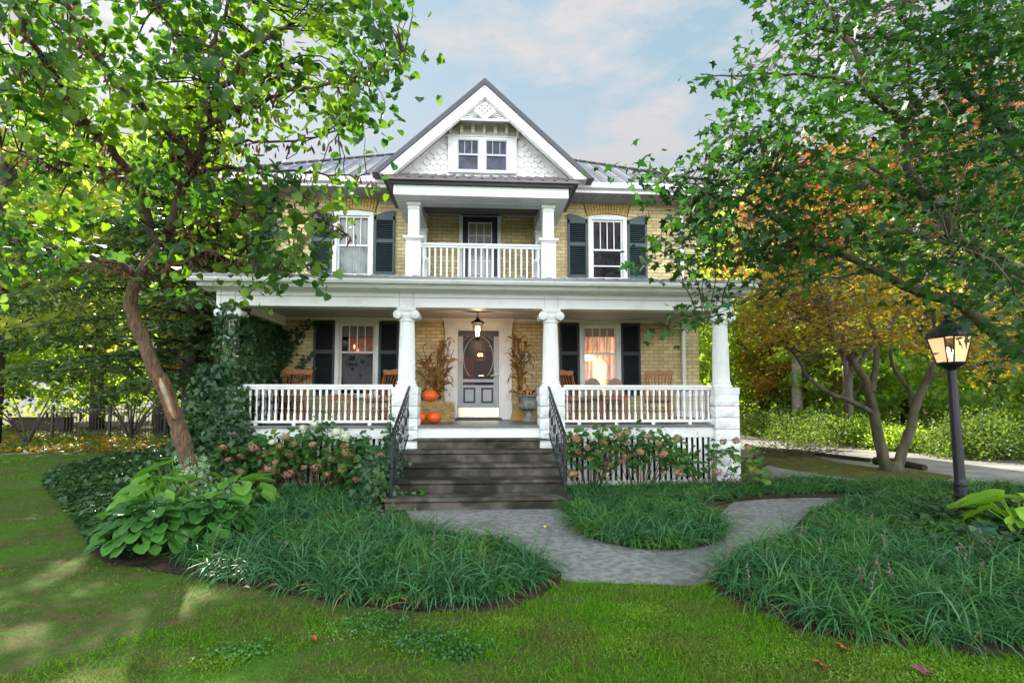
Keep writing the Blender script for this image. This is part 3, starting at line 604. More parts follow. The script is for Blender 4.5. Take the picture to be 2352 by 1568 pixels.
# frieze, gutter, ceiling
BZ0, BZ1 = 3.335, 3.60
mb = MB().box(PXL, PXR, 9.50, 9.80, BZ0, BZ1); mb.box(PXL, PXL+.28, 9.80, YW-.01, BZ0, BZ1).box(PXR-.28, PXR, 9.80, YW-.01, BZ0, BZ1)
hp(mb, 'porch_beam', WHITE, bev=.006)
mb = MB().box(PXL+.01, PXR-.01, 9.485, 9.50, BZ0+.18, BZ0+.19)
for x in COLX: mb.box(x-.13, x-.125, 9.494, 9.5, BZ0+.002, BZ1); mb.box(x+.125, x+.13, 9.494, 9.5, BZ0+.002, BZ1)
hp(mb, 'beam_joint', mat('joint_shadow_gap_paint', (.35, .35, .33), .7, .2))
hp(MB().box(PXL+.28, PXR-.28, 9.8, YW-.01, 3.55, 3.58), 'porch_ceiling', GREYCEIL)
hp(MB().box(PXL+.3, -.91, YW-.06, YW-.011, 3.49, 3.549).box(.82, PXR-.3, YW-.06, YW-.011, 3.49, 3.549).box(PXL+.3, -.91, YW-.03, YW-.010, 3.42, 3.49) if False else MB().box(PXL+.3, -.91, YW-.06, YW-.011, 3.49, 3.549).box(.82, PXR-.3, YW-.06, YW-.011, 3.49, 3.549), 'ceiling_moulding', WHITE)
EX0, EX1 = PXL-.30, PXR+.30
mb = MB().prism([(9.49, 3.60), (9.42, 3.63), (9.22, 3.63), (9.20, 3.66), (9.20, 3.70), (9.26, 3.74), (9.6, 3.80), (9.6, 3.60)], EX0+.1, EX1-.1, 'x')
hp(mb, 'porch_cornice', WHITED)
hp(MB().prism([(9.20, 3.69), (9.09, 3.69), (9.06, 3.73), (9.05, 3.79), (9.20, 3.79)], EX0, EX1, 'x'), 'porch_gutter', WHITED, bev=.004)
# corrugated porch roof: front plane plus hips at both ends
def roofpt(x, t): return (x, 9.03+t*(YW-9.03), 3.80+t*.70)
pr = MB(); pr.add([roofpt(EX0, 0), roofpt(EX1, 0), roofpt(EX1, 1), roofpt(EX0, 1), (EX0, 9.03, 3.775), (EX1, 9.03, 3.775), (EX1, YW, 4.3), (EX0, YW, 4.3)],
       [(0, 1, 2, 3), (4, 7, 6, 5), (0, 4, 5, 1), (1, 5, 6, 2), (3, 7, 4, 0), (2, 6, 7, 3)])
n = int((EX1-EX0)/.24)
for i in range(n+1):
    x = EX0+(EX1-EX0)*i/n
    a = Vector(roofpt(x, 0)); b = Vector(roofpt(x, 1)); pr.prism([(x-.03, 0), (x-.012, .022), (x+.012, .022), (x+.03, 0)], 0, 1) if False else None
    vs = [(x+dx, p[1], p[2]+dz) for p in (a, b) for dx, dz in ((-.035, -.005), (-.014, .024), (.014, .024), (.035, -.005))]
    pr.add(vs, [(0, 1, 5, 4), (1, 2, 6, 5), (2, 3, 7, 6), (3, 2, 1, 0)])
hp(pr, 'porch_roof', ROOFM)
hp(MB().box(PXL-.2, -1.6, YW-.055, YW-.012, 4.49, 4.56).box(1.6, PXR+.2, YW-.055, YW-.012, 4.49, 4.56), 'roof_flashing', mat('pale_blue_flashing', (.42, .50, .62), .35, .5, .3))
# balustrades
bal_me = MB().box(-.019, .019, -.019, .019, 0, .14).lathe([(.012, .14), (.019, .16), (.010, .18), (.021, .22), (.013, .40), (.019, .43), (.010, .45), (.019, .47), (.012, .49)], n=8).box(-.019, .019, -.019, .019, .49, .60).mesh('turned_baluster')
sq_me = MB().box(-.017, .017, -.017, .017, 0, .60).mesh('square_baluster')
for m_ in (bal_me, sq_me): m_.materials.append(WHITE)
def balustrade(a, b, z, zlen, me, n, feet=True, hs=1.0):
    a = Vector((*a, 0)); b = Vector((*b, 0)); up = Vector((0, 0, 1))
    mb = MB().beam(a+up*(z+zlen+.075), b+up*(z+zlen+.075), .085, .045).beam(a+up*(z+zlen+.03), b+up*(z+zlen+.03), .04, .045).beam(a+up*(z-.022), b+up*(z-.022), .05, .045)
    if feet:
        for t in (.1, .35, .6, .85): p = a.lerp(b, t); mb.box(p.x-.03, p.x+.03, p.y-.02, p.y+.02, z-.10, z-.045)
    r = hp(mb, 'balustrade', WHITE, bev=.003)
    for i in range(n):
        p = a.lerp(b, (i+.5)/n); o = D.objects.new('baluster', me); COL.objects.link(o); o.parent = r; o.location = (p.x, p.y, z); o.scale = (1, 1, zlen/.60)
bz = PZ+.09
balustrade((-4.34, 9.6), (-1.62, 9.6), bz, .56, bal_me, 24)
balustrade((1.58, 9.6), (4.43, 9.6), bz, .56, bal_me, 24)
balustrade((-4.6, 9.9), (-4.6, YW-.03), bz, .56, bal_me, 13)
balustrade((4.68, 9.9), (4.68, YW-.03), bz, .56, bal_me, 13)
balustrade((-1.22, 10.4), (1.25, 10.4), 4.13, .60, sq_me, 21, False)
for x in (-1.35, 1.38): balustrade((x, 10.58), (x, YW-.13), 4.2, .55, sq_me, 7, False)
# balcony pillars, beams, floor
hp(MB().box(-1.5, 1.53, 10.25, YW-.01, 4.02, 4.10), 'balcony_floor', FLOORP)
def pillar(x, y, full=True):
    w1, w2 = (.30, .225) if full else (.26, .19)
    d = w1/2 if full else .12; y0 = y
    mb = MB().box(x-w1/2, x+w1/2, y0-d, y0+d, 3.98, 4.86); mb.box(x-w2/2, x+w2/2, y0-w2/2, y0+min(w2/2, d), 4.93, 5.57)
    mb.box(x-w1/2-.05, x+w1/2+.05, y0-d-.05, y0+min(d+.05, d if not full else 9), 4.87, 4.92); mb.box(x-w1/2-.02, x+w1/2+.02, y0-d-.02, y0+d, 4.84, 4.87); mb.box(x-w1/2+.02, x+w1/2-.02, y0-d+.02, y0+d-.01, 4.92, 4.95)
    mb.box(x-w2/2-.03, x+w2/2+.03, y0-w2/2-.03, y0+min(w2/2+.03, .115), 5.57, 5.63); mb.box(x-w2/2-.015, x+w2/2+.015, y0-w2/2-.015, y0+min(w2/2, .11), 5.50, 5.53)
    if full:
        mb.box(x-.035, x+.035, y0-w2/2-.006, y0-w2/2+.01, 5.33, 5.345); mb.box(x-.035, x+.035, y0-d-.006, y0-d+.01, 4.70, 4.715)
    hp(mb, 'balcony_pillar', WHITE, bev=.005)
for x in (-1.36, 1.39): pillar(x, 10.4); pillar(x, YW-.13, False)
mb = MB().box(-1.5, 1.53, 10.28, 10.52, 5.632, 6.08).box(-1.47, -1.25, 10.52, YW-.01, 5.632, 6.08).box(1.28, 1.5, 10.52, YW-.01, 5.632, 6.08)
hp(mb, 'balcony_beam', mat('grey_white_beam_paint', (.62, .63, .64), .5, .3, var=.1))
hp(MB().box(-1.25, 1.28, 10.52, YW-.011, 6.08, 6.12).box(-1.25, 1.28, YW-.05, YW-.012, 6.03, 6.078), 'balcony_ceiling', GREYCEIL)
# boxed fascia over the balcony and its pent roof
mb = MB().box(-1.72, 1.76, 9.98, 10.02, 5.66, 5.86).box(-1.72, -1.68, 10.02, 11.5, 5.66, 5.86).box(1.72, 1.76, 10.02, 11.5, 5.66, 5.86).box(-1.68, 1.72, 10.02, 10.28, 5.655, 5.68)
mb.box(-1.68, -1.5, 10.28, 11.6, 5.655, 5.68).box(1.53, 1.72, 10.28, 11.6, 5.655, 5.68)
hp(mb, 'balcony_fascia', WHITED, bev=.005)
def loft(mb, lo, hi):
    mb.add(lo+hi, [(0, 1, 2, 3), (7, 6, 5, 4), (0, 4, 5, 1), (1, 5, 6, 2), (2, 6, 7, 3), (3, 7, 4, 0)])
mb = MB(); loft(mb, [(-1.78, 9.90, 5.862), (1.82, 9.90, 5.862), (1.82, 11.5, 5.862), (-1.78, 11.5, 5.862)], [(-1.84, 9.88, 5.93), (1.88, 9.88, 5.93), (1.88, 11.5, 5.93), (-1.84, 11.5, 5.93)])
hp(mb, 'balcony_gutter', ROOFD)
mb = MB(); loft(mb, [(-1.92, 9.84, 5.94), (1.96, 9.84, 5.94), (1.96, 11.48, 5.94), (-1.92, 11.48, 5.94)], [(-1.62, 11.3, 6.66), (1.66, 11.3, 6.66), (1.66, 11.48, 6.66), (-1.62, 11.48, 6.66)])
mb.box(-1.93, 1.97, 9.82, 9.86, 5.905, 5.965)
for i in range(17):
    t = i/16; xa = -1.9+3.84*t; xb = -1.6+3.24*t
    a = (xa, 9.82, 5.955); b = (xb, 11.3, 6.67)
    vs = [(p[0]+dx, p[1], p[2]+dz) for p in (a, b) for dx, dz in ((-.03, -.01), (-.013, .028), (.013, .028), (.03, -.01))]
    mb.add(vs, [(0, 1, 5, 4), (1, 2, 6, 5), (2, 3, 7, 6), (3, 2, 1, 0)])
hp(mb, 'pent_roof', ROOFB)
# main eaves and hip roof
ez0, ez1 = 6.40, 6.60; ey = 11.42; ex0, ex1 = XL-.68, XR+.68; yb = 22.7
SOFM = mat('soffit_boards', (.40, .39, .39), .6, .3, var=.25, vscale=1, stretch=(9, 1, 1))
for (a, b) in ((ex0, -1.80), (1.84, ex1)):
    hp(MB().box(a, b, ey, ey+.03, ez0, ez1-.02), 'fascia_board', WHITE)
    hp(MB().prism([(ey, ez1-.14), (ey-.10, ez1-.12), (ey-.12, ez1-.03), (ey-.12, ez1), (ey, ez1)], a, b, 'x'), 'gutter', WHITED, bev=.004)
hp(MB().box(ex0, ex1, ey+.03, YW+.4, ez0+.0, ez0+.03).box(ex0, XL+.02, YW+.4, yb, ez0, ez0+.03).box(XR-.02, ex1, YW+.4, yb, ez0, ez0+.03), 'soffit', SOFM)
hp(MB().box(ex0, ex0+.03, ey+.031, yb, ez0-.002, ez1-.02).box(ex1-.03, ex1, ey+.031, yb, ez0-.002, ez1-.02), 'side_fascia', WHITE)
AP = (CX+.03, 17.2, 10.35)
mb = MB(); c4 = [(ex0-.06, ey-.1, ez1), (ex1+.06, ey-.1, ez1), (ex1+.06, yb, ez1), (ex0-.06, yb, ez1)]
mb.add(c4+[AP], [(0, 1, 4), (1, 2, 4), (2, 3, 4), (3, 0, 4), (3, 2, 1, 0)])
rf = hp(mb, 'main_roof', ROOFP)
rb = MB()
for (p, q) in ((c4[0], c4[1]),):
    for i in range(1, 40):
        t = i/40; x = p[0]+(q[0]-p[0])*t; k = 1-abs(2*t-1); e = Vector((x, p[1], ez1)); g_ = Vector((x, p[1]+(AP[1]-p[1])*k, ez1+(AP[2]-ez1)*k)); rb.beam(e, g_, .035, .03)
rb.build('standing_seam', ROOFP, rf, loc=(0,0,0))
hc = MB()
for c_ in c4[:2]:
    for i in range(26):
        a = Vector(c_).lerp(Vector(AP), i/26); b = Vector(c_).lerp(Vector(AP), (i+.78)/26); hc.beam(a+Vector((0, 0, .02)), b+Vector((0, 0, .02)), .14, .04)
hc.build('hip_cap', ROOFD, rf, loc=(0,0,0))
# gable dormer
GX = .08; ga = 8.75; gs = .91; gy = 11.02
def gz(x, off=0): return ga-gs*abs(x-GX)-off
def chev(o1, o2, y0, y1, hw=2.44):
    zc = 6.53; ho = (ga-o1-zc)/gs; hi_ = (ga-o2-zc)/gs
    return MB().prism([(GX-ho, zc), (GX, ga-o1), (GX+ho, zc), (GX+hi_, zc), (GX, ga-o2), (GX-hi_, zc)], y0, y1)
hp(chev(0, .135, gy-.06, 16.4, 2.5), 'gable_roof', ROOFD, bev=.004)
hp(chev(.137, .40, gy, gy+.05, 2.44), 'barge_board', WHITE)
hp(chev(.137, .19, gy-.022, gy-.001, 2.46), 'barge_moulding', WHITED)
hp(chev(.137, .19, gy+.051, 11.55, 2.42), 'gable_soffit', WHITE)
hp(chev(.36, .42, gy+.051, gy+.09, 2.40), 'barge_moulding', WHITE)
gw = MB().prism([(GX-2.25, 6.5), (GX, gz(GX, .2)+.0), (GX+2.25, 6.5)], 11.55, 11.6); hp(gw, 'gable_wall', WHITE)
# fish-scale shingles
for side_ in (-1, 1):
  sc = MB()
  for r_ in range(9):
      z = 6.62+r_*.125
      for i in range(-16, 17):
          x = GX+(i+.5*(r_ % 2))*.155
          if (x-GX)*side_ < .80 or gz(x, .30) < z+.14 or abs(x-GX) > 2.1: continue
          pts = [(x-.074, z+.14), (x-.074, z+.05), (x-.045, z+.008), (x, z-.012), (x+.045, z+.008), (x+.074, z+.05), (x+.074, z+.14)]
          vs = [(p[0], 11.548-(.026-(p[1]-z)*.13)-rnd.uniform(0, .004), p[1]) for p in pts] + [(p[0], 11.549, p[1]) for p in pts]
          sc.add(vs, [tuple(range(7))] + [(q, (q+1) % 7, (q+1) % 7+7, q+7) for q in range(7)])
  hp(sc, 'scale_shingles', WHITED)

def gwin(x0, x1):
    z0, z1 = 6.87, 7.60; y = 11.47; c = .028
    mb = MB().box(x0, x0+c, y, y+.05, z0, z1).box(x1-c, x1, y, y+.05, z0, z1).box(x0+c, x1-c, y, y+.05, z1-c, z1).box(x0+c, x1-c, y, y+.05, z0, z0+c).box(x0+c, x1-c, y-.005, y+.05, 7.22, 7.265)
    for i in (1, 2): x = x0+(x1-x0)*i/3; mb.box(x-.008, x+.008, y+.01, y+.04, 7.265, z1-c)
    f = hp(mb, 'gable_window', mat('grey_sash_paint', (.45, .46, .5), .5, .3))
    MB().box(x0+c, x1-c, y+.03, y+.034, z0+c, z1-c).build('pane', mat('dark_reflecting_glass', (.015, .015, .03), .06, .25, col2=(.06, .06, .09), vscale=5), f, loc=(0,0,0))
gwin(-.54, -.05); gwin(.10, .60)
mb = MB().box(-.76, -.56, 11.46, 11.549, 6.82, 7.655).box(.62, .82, 11.46, 11.549, 6.82, 7.655).box(-.56, -.54, 11.46, 11.549, 6.82, 7.655).box(.60, .62, 11.46, 11.549, 6.82, 7.655)
mb.box(-.56+.02, .60, 11.46, 11.549, 7.60, 7.655).box(-.54, .60, 11.46, 11.549, 6.82, 6.87).box(-.05, .10, 11.46, 11.549, 6.87, 7.60).box(-.80, .86, 11.44, 11.549, 7.655, 7.68)
hp(mb, 'gable_window_casing', WHITE, bev=.004)
BRK = mat('cream_bracket_paint', (.80, .74, .56), .6, .3)
for i in range(7):
    br_ = MB()
    x = -.70+1.54*i/6
    br_.prism([(11.549, 7.68), (11.50, 7.68), (11.48, 7.73), (11.44, 7.75), (11.42, 7.81), (11.36, 7.84), (11.34, 7.912), (11.549, 7.912)], x-.035, x+.035, 'x'); hp(br_, 'bracket', BRK)
# pediment filling the top of the gable
pz = 7.86; hwp = (ga-.37-pz)/gs
mb = MB().prism([(GX-hwp, pz), (GX, gz(GX, .37)), (GX+hwp, pz)], gy+.10, gy+.13); mb.box(GX-hwp+.10, GX+hwp-.10, gy+.131, 11.549, pz+.125, pz+.15)
pd = hp(mb, 'pediment', WHITE)
orn = MB().box(GX-hwp-.04, GX+hwp+.04, gy+.04, gy+.10, pz-.035, pz+.012)
dz = pz+.05
for i in range(5):
    for j in range(5):
        x = GX+(i-j)*.062; z = dz+.05+(i+j)*.058
        if z > gz(x, .47): continue
        orn.tube([(x+.030*math.cos(t), gy+.095, z+.030*math.sin(t)) for t in np.linspace(0, 2*PI, 11)], .006, 4, cap=False)
dk = MB()
for i in range(4):
    for j in range(4):
        x = GX+(i-j)*.062; z = dz+.108+(i+j)*.058
        if z < gz(x, .50): dk.beam((x-.016, gy+.097, z), (x+.016, gy+.097, z), .008, .030)
for s in (-1, 1):
    for k_ in range(5):
        a = .05+k_*.155; L_ = .56-.05*k_
        dk.beam((GX+s*.04, gy+.097, pz+.03), (GX+s*(.04+L_*math.cos(a)), gy+.097, pz+.03+L_*math.sin(a)), .012, .013)
    orn.beam((GX, gy+.094, dz), (GX+s*.31, gy+.094, dz+.29), .012, .014); orn.beam((GX+s*.31, gy+.094, dz+.29), (GX+s*.05, gy+.094, dz+.54), .012, .014)
orn.build('pediment_lattice', WHITE, pd, loc=(0,0,0)); dk.build('sunburst_groove', mat('grey_groove_paint', (.16, .16, .17), .7, .2), pd, loc=(0,0,0))
dsp = MB()
for x in (4.90,):
    dsp.box(x-.04, x+.04, YW-.09, YW-.012, 1.2, 3.50).box(x-.04, x+.04, YW-.09, YW-.012, 4.52, 6.40)
    for z in (2.3, 5.4): dsp.box(x-.055, x+.055, YW-.10, YW-.011, z, z+.03)
hp(dsp, 'downspout', WHITE, bev=.006)
# string of tiny clear lights under the gutter
fl = MB()
for i in range(60):
    x = EX0+.2+(EX1-EX0-.4)*(i+rnd.uniform(0, .5))/60; fl.lathe([(.002, -.02), (.008, -.01), (.004, .005)], (x, 9.19, 3.655), 5)
fl.tube([(EX0+.2+(EX1-EX0-.4)*i/120, 9.19, 3.662+.004*math.sin(i*1.7)) for i in range(121)], .003, 3)
tag(fl.build('string_lights', WHITED), 'thin string of small clear lights along the porch cornice', 'string lights')

# ------------------------------------------------------------------ steps and handrails
st = MB(); xs0, xs1 = -1.36, 1.34; rise = .186; ys = [9.42, 8.98, 8.53, 8.08, 7.63]; zs = [.93, .745, .558, .372, .186]
prof = []
for y, z in zip(ys, zs):
    b = z-rise
    prof += [(y+.45 if y == ys[0] else None, z)] if False else []
    prof += [(y, z), (y-.012, z-.012), (y-.012, z-.045), (y+.012, z-.058), (y+.03, z-.07), (y+.03, b if b > .01 else 0)]
poly = [(9.52, .93)] + prof + [(9.52, 0)]
s_ = MB()
n = len(poly)
xsub = np.linspace(xs0, xs1, 2)
s_.prism([(y, z) for y, z in poly], xs0-.02, xs1+.02, 'x')
steps = s_.build('concrete_steps', None); steps.data.materials.append(CONC); tag(steps, 'weathered dark concrete steps with five treads up to the porch', 'steps')
TOPF = hp(MB().box(-1.6, 1.57, 9.53, 9.60, .94, 1.12), 'porch_fascia', WHITE)
def rail(sx, label):
    x = 1.27*sx if sx > 0 else -1.29
    t = thing('stair_handrail', label, 'handrail', (x, 7.68, .186), group='iron handrails of the front steps')
    y1, z1 = 1.80, .76
    sl = MB().beam((0, -.02, .91), (0, y1, .91+z1+.02), .045, .022); sl.beam((0, y1, .91+z1+.018), (0, y1+.22, .91+z1+.018), .045, .022); sl.build('rail', BLACK, t, bev=.004)
    MB().beam((0, 0, .09), (0, y1, .09+z1), .025, .012).beam((0, 0, .78), (0, y1, .78+z1), .02, .01).build('lower_rail', BLACK, t)
    for y, z in ((0, 0), (y1, z1)):
        MB().box(-.017, .017, y-.017, y+.017, z, z+.90).lathe([(.05, 0), (.05, .01), (.02, .03)], (0, y, z), 12).lathe([(.018, .42), (.03, .45), (.018, .48)], (0, y, z), 8).build('post', BLACK, t)
    for i in range(1, 12):
        y = y1*i/12; z = z1*i/12
        mb = MB().box(-.0065, .0065, y-.0065, y+.0065, z+.09, z+.89)
        if i % 2: mb.lathe([(.006, .40), (.016, .44), (.022, .49), (.016, .54), (.006, .58)], (0, y, z), 6)
        else:
            mb.lathe([(.006, .62), (.014, .64), (.006, .66)], (0, y, z), 6).lathe([(.006, .26), (.014, .28), (.006, .30)], (0, y, z), 6)
        mb.build('baluster', BLACK, t)
    return t
rail(-1, 'black iron handrail on the pumpkin side of the steps'); rail(1, 'black iron handrail beside the stone urn side of the steps')

# ------------------------------------------------------------------ things on the porch
def rocking_chair():
    t = thing('rocking_chair', 'x', 'rocking chair', group='wooden rocking chairs on the porch')
    MB().prism([(-.27, -.25), (.27, -.25), (.25, .02), (.20, .22), (-.20, .22), (-.25, .02)], .40, .44, 'z').build('seat', WOODD, t, bev=.01)
    n = 10; top = [(-.31+.62*i/n, .0) for i in range(n+1)]
    hr = [(-.31, -.03), (-.325, .06), (-.27, .075), (-.15, .055), (0, .085), (.15, .055), (.27, .075), (.325, .06), (.31, -.03), (.2, -.055), (0, -.045), (-.2, -.055)]
    h = MB(); y0 = .50; h.prism([(x, 1.07+z) for x, z in hr], y0-.012, y0+.018); h.build('headrest', WOOD, t, bev=.006)
    for i in range(7):
        x = -.22+.44*i/6
        MB().tube([(x*.78, .20, .43), (x*.9, .27, .65), (x, .40, .9), (x*1.12, .50, 1.05)], [.012, .013, .011, .010], 6).build('spindle', WOOD, t)
    for s in (-1, 1):
        MB().tube([(s*.22, .2, .43), (s*.25, .30, .7), (s*.29, .50, 1.05)], [.018, .02, .016], 8).build('back_post', WOOD, t)
        MB().prism([(s*.24, .25), (s*.27, .0), (s*.29, -.24), (s*.35, -.24), (s*.34, 0), (s*.29, .25)], .66, .685, 'z').build('armrest', WOOD, t, bev=.006)
        MB().tube([(s*.25, -.2, .42), (s*.31, -.2, .66)], .016, 8).build('arm_support', WOOD, t); MB().tube([(s*.25, .02, .42), (s*.30, .05, .66)], .012, 8).build('arm_support', WOOD, t)
        for y, yb_ in ((-.2, -.24), (.17, .24)): MB().tube([(s*.20, y, .41), (s*.24, yb_, .06)], [.016, .02], 8).build('leg', WOOD, t)
        MB().tube([(s*.24, y, .03+.10*((y)/.5)**2) for y in np.linspace(-.42, .55, 12)], .018, 6).build('rocker', WOOD, t)
    MB().tube([(-.22, -.22, .2), (.22, -.22, .2)], .011, 6).tube([(-.22, -.225, .28), (.22, -.225, .28)], .011, 6).tube([(-.22, .21, .22), (.22, .21, .22)], .011, 6).build('stretcher', WOOD, t)
    return t
rc = rocking_chair(); rc.location = (-4.0, 11.15, PZ+.01); rc.rotation_euler.z = .10; rc['label'] = 'honey brown rocking chair beside the ivy covered porch corner'
dup(rc, (-2.05, 11.1, PZ+.01), -.35, 'honey brown rocking chair between the left window and the pumpkins')
dup(rc, (2.06, 11.15, PZ+.01), .42, 'honey brown rocking chair right behind the column next to the urn')
dup(rc, (3.92, 11.1, PZ+.01), -.38, 'honey brown rocking chair closest to the downspout')
def side_table(loc, label):
    t = thing('side_table', label, 'table', loc, group='small wooden porch tables')
    MB().box(-.30, .30, -.22, .22, .56, .59).build('table_top', WOOD, t, bev=.006); MB().box(-.26, .26, -.18, .18, .47, .56).build('apron', WOOD, t)
    for x in (-.24, .24):
        for y in (-.16, .16): MB().box(x-.025, x+.025, y-.025, y+.025, 0, .47).build('leg', WOOD, t)
side_table((-3.0, 11.3, PZ+.004), 'square brown side table between the two rocking chairs under the left window')
side_table((2.95, 11.3, PZ+.004), 'square brown side table between the two rocking chairs under the right window')
for x, l in ((2.62, 'round backed wicker chair by the lit window, nearer the door'), (3.15, 'round backed wicker chair by the lit window, farther from the door')):
    t = thing('wicker_chair', l, 'chair', (x, YW-.30, PZ+.004), group='pale wicker chair backs at the lit window')
    WK = mat('pale_wicker', (.42, .33, .24), .8, .2, col2=(.25, .18, .12), vscale=60)
    MB().prism([(.22*math.cos(a), .62+.36*math.sin(a)) for a in np.linspace(-.35, PI+.35, 16)], -.02, .02).build('backrest', WK, t, bev=.005)
    MB().box(-.2, .2, -.34, .02, .36, .40).build('seat', WK, t)
    for lx in (-.18, .18):
        for ly in (-.30, .0): MB().box(lx-.015, lx+.015, ly-.015, ly+.015, 0, .36).build('leg', WK, t)

def pumpkin(name, loc, r, label, tilt=0):
    t = thing(name, label, 'pumpkin', loc, group='orange pumpkins by the hay bale')
    nu, nv = 40, 14; vs = []; fs = []
    for j in range(nv+1):
        ph = PI*j/nv
        for i in range(nu):
            a = 2*PI*i/nu; rr = math.sin(ph)*(1-.075*abs(math.cos(a*5))**.6*1.0+.0); rr = math.sin(ph)*(.93+.07*abs(math.sin(a*5))**.7)
            z = .84*math.cos(ph)-.12*math.exp(-(ph/.35)**2)
            vs.append((r*rr*math.cos(a), r*rr*math.sin(a), r*(.84+z)))
    fs = [(j*nu+i, j*nu+(i+1) % nu, (j+1)*nu+(i+1) % nu, (j+1)*nu+i) for j in range(nv) for i in range(nu)]
    MB().add(vs, fs).build('skin', PUMP, t, smooth=True)
    MB().tube([(0, 0, r*1.50), (.01, .0, r*1.72), (.035, .0, r*1.9)], [r*.16, r*.09, r*.10], 6).build('stem', mat('dry_stem', (.30, .24, .10), .8, .2), t)
    t.rotation_euler = (tilt, 0, rnd.random()*3)
BX0, BX1, BY0, BY1 = -1.30, -.62, 10.62, 11.15; BZT = PZ+.40
pumpkin('pumpkin', (P(996, 955, 10.22).x, 10.22, PZ+.002), .145, 'round orange pumpkin on the porch floor in front of the hay bale'); pumpkin('pumpkin', (P(966, 955, 10.28).x, 10.28, PZ+.002), .135, 'orange pumpkin on the porch floor half hidden by the column pier')
pumpkin('pumpkin', (P(989, 918, 10.85).x, 10.85, BZT+.02), .160, 'orange pumpkin sitting on top of the hay bale', .12)
hb = MB().box(BX0, BX1, BY0, BY1, PZ+.004, BZT).build('hay_bale', HAYB); tag(hb, 'rectangular straw bale under the top pumpkin', 'hay bale')
n = 5200; faces_ = RG.integers(0, 4, n); p = RG.uniform((BX0, BY0, PZ+.01), (BX1, BY1, BZT), (n, 3)); d = RG.normal(size=(n, 3))*(1, .5, .5)
p[faces_ == 0, 1] = BY0; p[faces_ == 1, 2] = BZT; p[faces_ == 2, 0] = BX1; p[faces_ == 3, 0] = BX0
d[faces_ == 0, 1] = -abs(d[faces_ == 0, 1])*.25; d[faces_ == 1, 2] *= .3; d[faces_ == 1, 2] = abs(d[faces_ == 1, 2]); d[faces_ == 2, 0] = abs(d[faces_ == 2, 0])*.6
lv = leaves('loose_straw', p, d, RG.normal(size=(n, 3)), RG.uniform(.05, .13, n), T_NEED, HAY, hb, wid=.35)

def urn(loc, label):
    t = thing('garden_urn', label, 'urn', loc, group='stone urns beside the front door')
    MB().box(-.15, .15, -.15, .15, 0, .05).build('plinth', URN, t, bev=.008)
    MB().lathe([(.12, .05), (.12, .07), (.085, .10), (.065, .15), (.06, .19), (.08, .21), (.07, .225), (.13, .25), (.20, .29), (.215, .34), (.19, .40), (.185, .46), (.22, .52), (.275, .545), (.285, .575), (.25, .575), (.18, .50), (0, .48)], n=32, flute=0).build('bowl', URN, t, smooth=False)
    g_ = MB()
    for i in range(20):
        a = 2*PI*i/20; g_.tube([(.13*math.cos(a), .13*math.sin(a), .245), (.205*math.cos(a), .205*math.sin(a), .29), (.222*math.cos(a), .222*math.sin(a), .34), (.195*math.cos(a), .195*math.sin(a), .40)], [.012, .022, .022, .008], 5)
    g_.build('gadroon', URN, t, smooth=True)
    return t
def mums(loc, label, r=.24):
    t = thing('chrysanthemum_plant', label, 'flowers', loc, group='orange chrysanthemums in the urns')
    n = 900; q = RG.normal(size=(n, 3)); q = unit(q); q[:, 2] = abs(q[:, 2]); p = q*np.array([r, r, r*.62])*RG.uniform(.55, .95, (n, 1))
    leaves('foliage', p, rdir(n, (0, 0, .4)), rdir(n), .05, T_OVAL, L_IVY, t)
    hN = 130; q = unit(RG.normal(size=(hN, 3))); q[:, 2] = abs(q[:, 2])+.15; q = unit(q); c = q*np.array([r, r, r*.72])
    k = 14; a = RG.uniform(0, 2*PI, (hN, k)); ref = unit(np.cross(q, [.3, .1, .9])); oth = np.cross(q, ref)
    dd = np.cos(a)[..., None]*ref[:, None]+np.sin(a)[..., None]*oth[:, None]+q[:, None]*RG.uniform(.1, 1.2, (hN, k, 1))
    leaves('blossoms', np.repeat(c, k, 0), dd.reshape(-1, 3), np.repeat(q, k, 0), .026, T_OVAL, F_MUM, t, wid=1.2)
urn((1.07, 11.25, PZ+.004), 'grey stone urn with a flared rim beside the corn broom'); mums((1.07, 11.25, PZ+.55), 'peach orange chrysanthemums filling the urn beside the broom')
urn((-1.12, 11.55, PZ+.004), 'stone urn mostly hidden behind the hay bale and pumpkins'); mums((-1.12, 11.5, PZ+.52), 'orange chrysanthemums peeking out behind the topmost pumpkin', .27)

